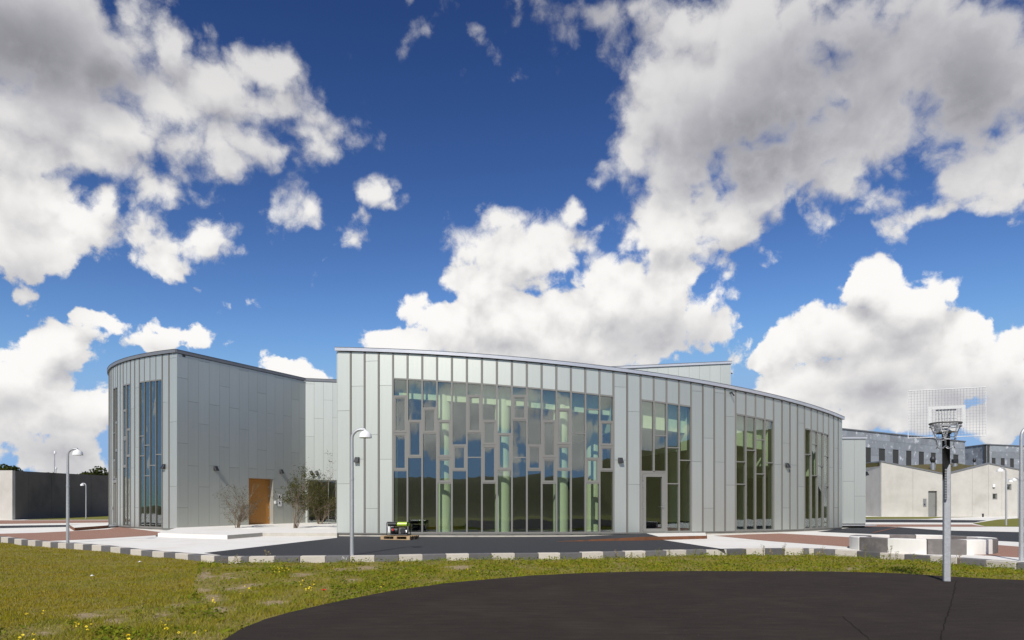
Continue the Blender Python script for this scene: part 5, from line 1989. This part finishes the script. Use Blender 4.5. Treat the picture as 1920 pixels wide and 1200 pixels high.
# ------------------------------------------------------------------ gabled concrete building on the right
GY = 64.0
gx = lambda px: (px - 960) / 1280 * GY
gab = tag(empty('gabled_building', (gx(1652.7), GY, .41)), 'pale concrete building with a zigzag gable line and one grey door', 'building')
GR = Run((gx(1652.7), GY), 0.0)
TOPS = [(1652.7, 863.5), (1772.5, 887.8), (1853.5, 867.5), (1975, 892), (2060, 872)]
tz = [(gx(a) - gx(1652.7), height(b, GY)) for a, b in TOPS]


def gtop(s):
    for (a, za), (b, zb_) in zip(tz, tz[1:]):
        if s <= b:
            return za + (zb_ - za) * (s - a) / (b - a)
    return tz[-1][1]


d0, d1 = gx(1740.5) - gx(1652.7), gx(1757) - gx(1652.7)
dtop = height(920.5, GY)
H1 = (gx(1861) - gx(1652.7), gx(1870) - gx(1652.7), height(936.5, GY), height(925.5, GY))
H2 = (gx(1887.5) - gx(1652.7), gx(1896.5) - gx(1652.7), height(919, GY), height(908, GY))
joint = [0.0, gx(1711.7) - gx(1652.7), gx(1772.5) - gx(1652.7), gx(1823) - gx(1652.7), gx(1853.5) - gx(1652.7), gx(1878.5) - gx(1652.7), gx(1910) - gx(1652.7), gx(1975) - gx(1652.7), gx(2060) - gx(1652.7)]
for a, b in zip(joint, joint[1:]):
    holes = [h for h in ((d0, d1, .0, dtop), H1, H2) if a <= (h[0] + h[1]) / 2 < b]
    a_, b_ = a + (.008 if a else 0), b - .008
    mb = MB()
    cur = a_
    for h in sorted(holes):
        GR.slab(mb, cur, h[0], -.1, lambda s: gtop(s) - .12, -.3, 0.0)
        GR.slab(mb, h[0], h[1], h[3], lambda s: gtop(s) - .12, -.3, 0.0)
        if h[2] > .1:
            GR.slab(mb, h[0], h[1], -.1, h[2], -.3, 0.0)
        cur = h[1]
    GR.slab(mb, cur, b_, -.1, lambda s: gtop(s) - .12, -.3, 0.0)
    mb.build('concrete_panel', M['concrete_wall'], gab)
mb = MB()
GR.slab(mb, d0, d1, .38, dtop, -.24, -.17)
d = mb.build('door', M['door_grey'], gab)
mb = MB()
rect_frame(GR, mb, d0 + .005, d1 - .005, .39, dtop - .005, .06, -.26, -.12)
mb.build('door_frame', M['galv_dark'], d)
MB().box((gx(1754.2), GY + .16, 1.45), (.12, .06, .06)).build('handle', M['steel'], d)
for h in (H1, H2):
    win = MB()
    rect_frame(GR, win, h[0] + .004, h[1] - .004, h[2] + .004, h[3] - .004, .09, -.22, -.10)
    wo = win.build('window', M['door_grey'], gab)
    mb = MB()
    GR.slab(mb, h[0] + .09, h[1] - .09, h[2] + .09, h[3] - .09, -.20, -.18)
    mb.build('pane', M['glass'], wo)
# copings, side wall, roof planes
mb = MB()
for (a, za), (b, zb_) in zip(tz, tz[1:]):
    GR.slab(mb, a - (.1 if a == 0 else 0), b, lambda s: gtop(max(s, 0)) - .12, lambda s: gtop(max(s, 0)), -.34, .06)
SW = Run((gx(1652.7) + (-.6), GY + 7.2), math.atan2(-7.2, .6))
SW = Run((gx(1652.7), GY), math.atan2(7.4, .55), side=-1)
SW.slab(mb, .1, 7.2, tz[0][1] - .14, tz[0][1] - .01, -.34, .06)
mb.build('roof_edge', M['zinc_dark'], gab)
mb = MB()
SW.slab(mb, .05, 7.3, -.1, tz[0][1] - .15, -.3, -.004)
mb.build('side_wall', M['concrete_wall'], gab)
mb = MB()
for (a, za), (b, zb_) in zip(tz, tz[1:]):
    p, q = gx(1652.7) + a, gx(1652.7) + b
    mb.hexa([(p, GY + .3, za - .5), (q, GY + .3, zb_ - .5), (q + .5, GY + 12, zb_ - .3), (p + .5, GY + 12, za - .3), (p, GY + .3, za - .14), (q, GY + .3, zb_ - .14), (q + .5, GY + 12, zb_ + .15), (p + .5, GY + 12, za + .15)])
mb.build('roof', M['sedum'], gab)
# the mossy hip that rises behind the valley
mb = MB()
vx, vz = gx(1772.5), tz[1][1]
pts = [(gx(1722), GY + .5, height(876.8, GY + .5) - .12), (vx, GY + .5, vz - .10), (gx(1832), GY + .5, height(872.4, GY + .5) - .12)]
bk = [(gx(1735) + 1.6, GY + 8.0, height(874.5, GY + 8)), (gx(1800) + 2.2, GY + 9.0, height(870.5, GY + 9)), (gx(1822) + 4.6, GY + 9.0, height(868.5, GY + 9))]
mb.add(pts + bk, [(0, 1, 4, 3), (1, 2, 5, 4)])
mb.build('moss_roof', M['sedum'], gab)
# small fittings on its wall
ix = gx(1733.7)
ip = tag(empty('intercom_panel', (ix, GY, height(950, GY))), 'small recessed intercom panel left of the grey door on the pale concrete wall', 'intercom')
MB().box((ix, GY - .012, (height(950, GY) + height(935, GY)) / 2), (.30, .04, .74)).build('casing', M['steel'], ip)
MB().box((ix - .02, GY - .038, height(946, GY)), (.10, .02, .16)).build('keypad', M['black'], ip)
bx = gx(1862.5)
wb = tag(empty('alarm_box', (bx, GY, height(913.5, GY))), 'white box above the lower small window of the gabled building', 'alarm')
MB().box((bx, GY - .06, height(911, GY)), (.20, .14, .30)).build('casing', M['white'], wb, bevel=.02)
MB().box((bx, GY - .06, height(914.2, GY)), (.17, .12, .05)).build('lens', M['black'], wb)
bo = (1843 - 960) / 1280 * 62.8
bol = tag(empty('marker_post', (bo, 62.8, .4)), 'short dark post standing in the grass before the gabled wall', 'post')
MB().tube([(bo, 62.8, .2), (bo, 62.8, height(964, 62.8))], .075, 8).build('post', M['black'], bol)
MB().tube([(bo, 62.8, height(964, 62.8)), (bo, 62.8, height(963, 62.8))], .09, 8).build('cap', M['black'], bol)
sx = (1624.6 - 960) / 1280 * 41
spx = tag(empty('wall_lamp', (sx, 41, height(889, 41))), 'black wall lamp seen edge-on at the right side of the small end wing', 'wall lamp', 'black wall lamps on the grey green buildings')
MB().hexa([(sx - .03, 40.9, height(892, 41)), (sx + .14, 40.93, height(891, 41)), (sx + .14, 41.1, height(891, 41)), (sx - .03, 41.1, height(892, 41)),
           (sx - .03, 40.9, height(884.5, 41)), (sx + .05, 40.93, height(885.5, 41)), (sx + .05, 41.1, height(885.5, 41)), (sx - .03, 41.1, height(884.5, 41))]).build('housing', M['black'], spx)


# ------------------------------------------------------------------ slate buildings behind it
def slate_wall(root, run, s0, s1, ztop, rows, rh, sl, windows, zlow):
    """slabs in staggered courses round the window openings"""
    mb = MB()
    run.slab(mb, s0, s1, 0.0, (lambda s: ztop - .05), -.4, -.05)
    mb.build('backing_wall', M['backing'], root)
    for r in range(rows):
        zt = ztop - .16 - r * rh
        zb_ = zt - rh
        s = s0 - (r % 2) * sl * .5
        while s < s1:
            a, b = max(s, s0), min(s + sl, s1)
            s += sl
            if b - a < .05:
                continue
            segs = [(a, b)]
            for (wa, wb_, wz0, wz1) in windows:
                if zb_ < wz1 - .02 and zt > wz0 + .02:
                    nx_ = []
                    for (p, q) in segs:
                        if q <= wa or p >= wb_:
                            nx_.append((p, q))
                        else:
                            if p < wa:
                                nx_.append((p, wa))
                            if q > wb_:
                                nx_.append((wb_, q))
                    segs = nx_
            for p, q in segs:
                if q - p < .06:
                    continue
                m_ = MB()
                o = random.uniform(-.006, .006)
                run.slab(m_, p + .006, q - .006, zb_ + .006, zt - .006, -.05, o)
                m_.build('slate_slab', M['slate'], root)
    for (wa, wb_, wz0, wz1) in windows:
        m_ = MB()
        rect_frame(run, m_, wa + .01, wb_ - .01, wz0, wz1, .06, -.25, -.10)
        wo = m_.build('window', M['galv_dark'], root)
        m_ = MB()
        run.slab(m_, wa + .06, wb_ - .06, wz0 + .06, wz1 - .06, -.24, -.22)
        m_.build('pane', M['glass'], wo)
        m_ = MB()
        run.slab(m_, wa + .30, wb_ - .06, wz0 + .06, wz1 - .06, -.30, -.27)
        m_.build('blind', M['white'], wo)
    m_ = MB()
    run.slab(m_, s0 - .1, s1 + .1, ztop - .15, ztop - .02, -.5, .08)
    m_.build('roof_edge', M['zinc_dark'], root)


SLA = Run(((1570 - 960) / 1280 * 73.2, 73.2), R(90 - 57.5))
slb = tag(empty('slate_building', (SLA.p0.x, SLA.p0.y, .4)), 'long slate clad building with a row of small windows behind the gabled one', 'building')
sz = height(802, SLA.pos(0.6).y)
wins = []
for a, b, t_ in ((1623.5, 1633.5, 845), (1648, 1660, 846.8), (1674, 1685.5, 849), (1699, 1709.5, 851), (1722.8, 1733, 852.8), (1745.5, 1755, 855), (1787.5, 1797.5, 858.5)):
    sa, sb = SLA.at_px(a, 0, 60), SLA.at_px(b, 0, 60)
    p = SLA.pos((sa + sb) / 2)
    zz = height(t_, p.y)
    wins.append((sa, sb, zz - 2.0, zz))
send = SLA.at_px(1809.5, 0, 60)
slate_wall(slb, SLA, 0.0, send, sz, 6, .86, 1.72, wins, 0)
mb = MB()
pe, pb = SLA.pos(send), SLA.pos(send, -9)
mb.prism([(SLA.pos(0).x, SLA.pos(0).y + .4), (SLA.pos(send, -.4).x - .1, SLA.pos(send, -.4).y), (pb.x - .1, pb.y), (SLA.pos(0).x, SLA.pos(0).y + 12)], 0, sz - .2)
mb.build('core', M['backing'], slb)
SLC = Run(((1810.5 - 960) / 1280 * 92, 92), math.atan2(-7.6, 0.0) * 0 + 0.0)
c0 = Vector(((1807 - 960) / 1280 * 96.5, 96.5))
c1 = Vector(((1850 - 960) / 1280 * 92, 92))
SLB1 = Run(c0, math.atan2(c1.y - c0.y, c1.x - c0.x))
L_ = (c1 - c0).length
z2 = height(832, 92)
slc = tag(empty('slate_building', (c1.x, c1.y, .4)), 'second slate clad building at the far right with a corner towards the court', 'building')
slate_wall(slc, SLB1, 0.0, L_, z2, 5, .86, 1.9, [], 0)
SLB2 = Run(c1, R(20))
wins = []
for a, b in ((1859.5, 1867), (1876.5, 1884), (1894, 1901.5), (1912, 1919)):
    sa, sb = SLB2.at_px(a, 0, 60), SLB2.at_px(b, 0, 60)
    zz = height(862.8 + (a - 1859) * .055, SLB2.pos(sa).y)
    wins.append((sa, sb, zz - 1.8, zz))
slate_wall(slc, SLB2, 0.0, 16.0, z2, 5, .86, 1.9, wins, 0)
mb = MB()
mb.prism([(c1.x, c1.y + .5), (SLB2.pos(16, -.4).x, SLB2.pos(16, -.4).y), (SLB2.pos(16, -14).x, SLB2.pos(16, -14).y), (c0.x + .6, c0.y + .4)], 0, z2 - .2)
mb.build('core', M['backing'], slc)
# roof ventilators
for px, y_, rt, rb, w_, lab in ((1749, 68.0, 855.5, 873, 10, 'large black roof cowl in front of the slate wall, left of the hoop pole'), (1790.5, 69.0, 861, 872, 9, 'black roof ventilator on a pale base right of the hoop pole'), (1827, 70.0, 859, 870.5, 6, 'small black roof cowl near the ridge of the gabled roof')):
    x = (px - 960) / 1280 * y_
    zt, zb_ = height(rt, y_), height(rb, y_)
    r = w_ / 2560 * y_
    ve = tag(empty('roof_ventilator', (x, y_, zb_)), lab, 'ventilator', 'black ventilators on the gabled roof')
    hgt_ = zt - zb_
    if 'cowl' in lab:
        MB().lathe([(.001, hgt_), (r * .55, hgt_ * .97), (r * .95, hgt_ * .8), (r, hgt_ * .6), (r * .75, hgt_ * .42), (r * .5, hgt_ * .3), (.001, hgt_ * .29)], (x, y_, zb_), 16).build('cowl', M['black'], ve, smooth='angle')
    else:
        MB().box((x, y_, zb_ + hgt_ * .68), (r * 2, r * 1.6, hgt_ * .62)).build('cowl', M['black'], ve, bevel=.02)
    MB().lathe([(r * .62, hgt_ * .30), (r * .62, hgt_ * .12), (r * .95, hgt_ * .1), (r * .95, -.6)], (x, y_, zb_), 16).build('base', M['steel'], ve, smooth='angle')

# ------------------------------------------------------------------ the grass bank behind the camera, mirrored in the glazing
mb = MB()
nx_, ny_ = 60, 10
for j in range(ny_ + 1):
    for i in range(nx_ + 1):
        x = -150 + 300 * i / nx_
        f = j / ny_
        h = 6.2 + .9 * mnoise.noise(Vector((x * .02, 1, 0))) + .25 * mnoise.noise(Vector((x * .12, 4, 0)))
        y = -34 - 26 * f
        mb.v.append((x, y, -.12 + h * (3 * f * f - 2 * f ** 3) if f < 1 else h))
for j in range(ny_):
    for i in range(nx_):
        a = j * (nx_ + 1) + i
        mb.f.append((a, a + 1, a + nx_ + 2, a + nx_ + 1))
        mb.mi.append(0)
b = len(mb.v)
mb.add([(-150, -100, 5), (150, -100, 5)], [])
mb.f.append(tuple([ny_ * (nx_ + 1) + i for i in range(nx_ + 1)] + [b + 1, b]))
mb.mi.append(0)
tag(mb.build('grass_bank', M['field'], smooth=True), kind='structure')
mb = MB()  # unseen bank on the right, added and raised to darken the right-hand windows' reflections
for j in range(ny_ + 1):
    for i in range(nx_ + 1):
        y = -60 + 106 * i / nx_
        f = j / ny_
        h = 10.0 + .6 * mnoise.noise(Vector((y * .03, 9, 0))) + .25 * mnoise.noise(Vector((y * .12, 4, 2)))
        mb.v.append((44 + 14 * f, y, -.12 + h * (3 * f * f - 2 * f ** 3) * min(1, (46 - y) / 6)))
for j in range(ny_):
    for i in range(nx_):
        a = j * (nx_ + 1) + i
        mb.f.append((a, a + nx_ + 1, a + nx_ + 2, a + 1))
        mb.mi.append(0)
tag(mb.build('grass_bank', M['field'], smooth=True), kind='structure')

mb = MB()  # unseen bank on the left, added for the reflections in the rounded end's panes
for j in range(ny_ + 1):
    for i in range(nx_ + 1):
        y = -60 + 104 * i / nx_
        f = j / ny_
        h = 7.6 + .8 * mnoise.noise(Vector((y * .03, 19, 0))) + .25 * mnoise.noise(Vector((y * .12, 14, 2)))
        mb.v.append((-58 - 22 * f - .2 * max(0, y), y, -.12 + h * (3 * f * f - 2 * f ** 3) * min(1, (44 - y) / 14)))
for j in range(ny_):
    for i in range(nx_):
        a = j * (nx_ + 1) + i
        mb.f.append((a, a + 1, a + nx_ + 2, a + nx_ + 1))
        mb.mi.append(0)
tag(mb.build('grass_bank', M['field'], smooth=True), kind='structure')
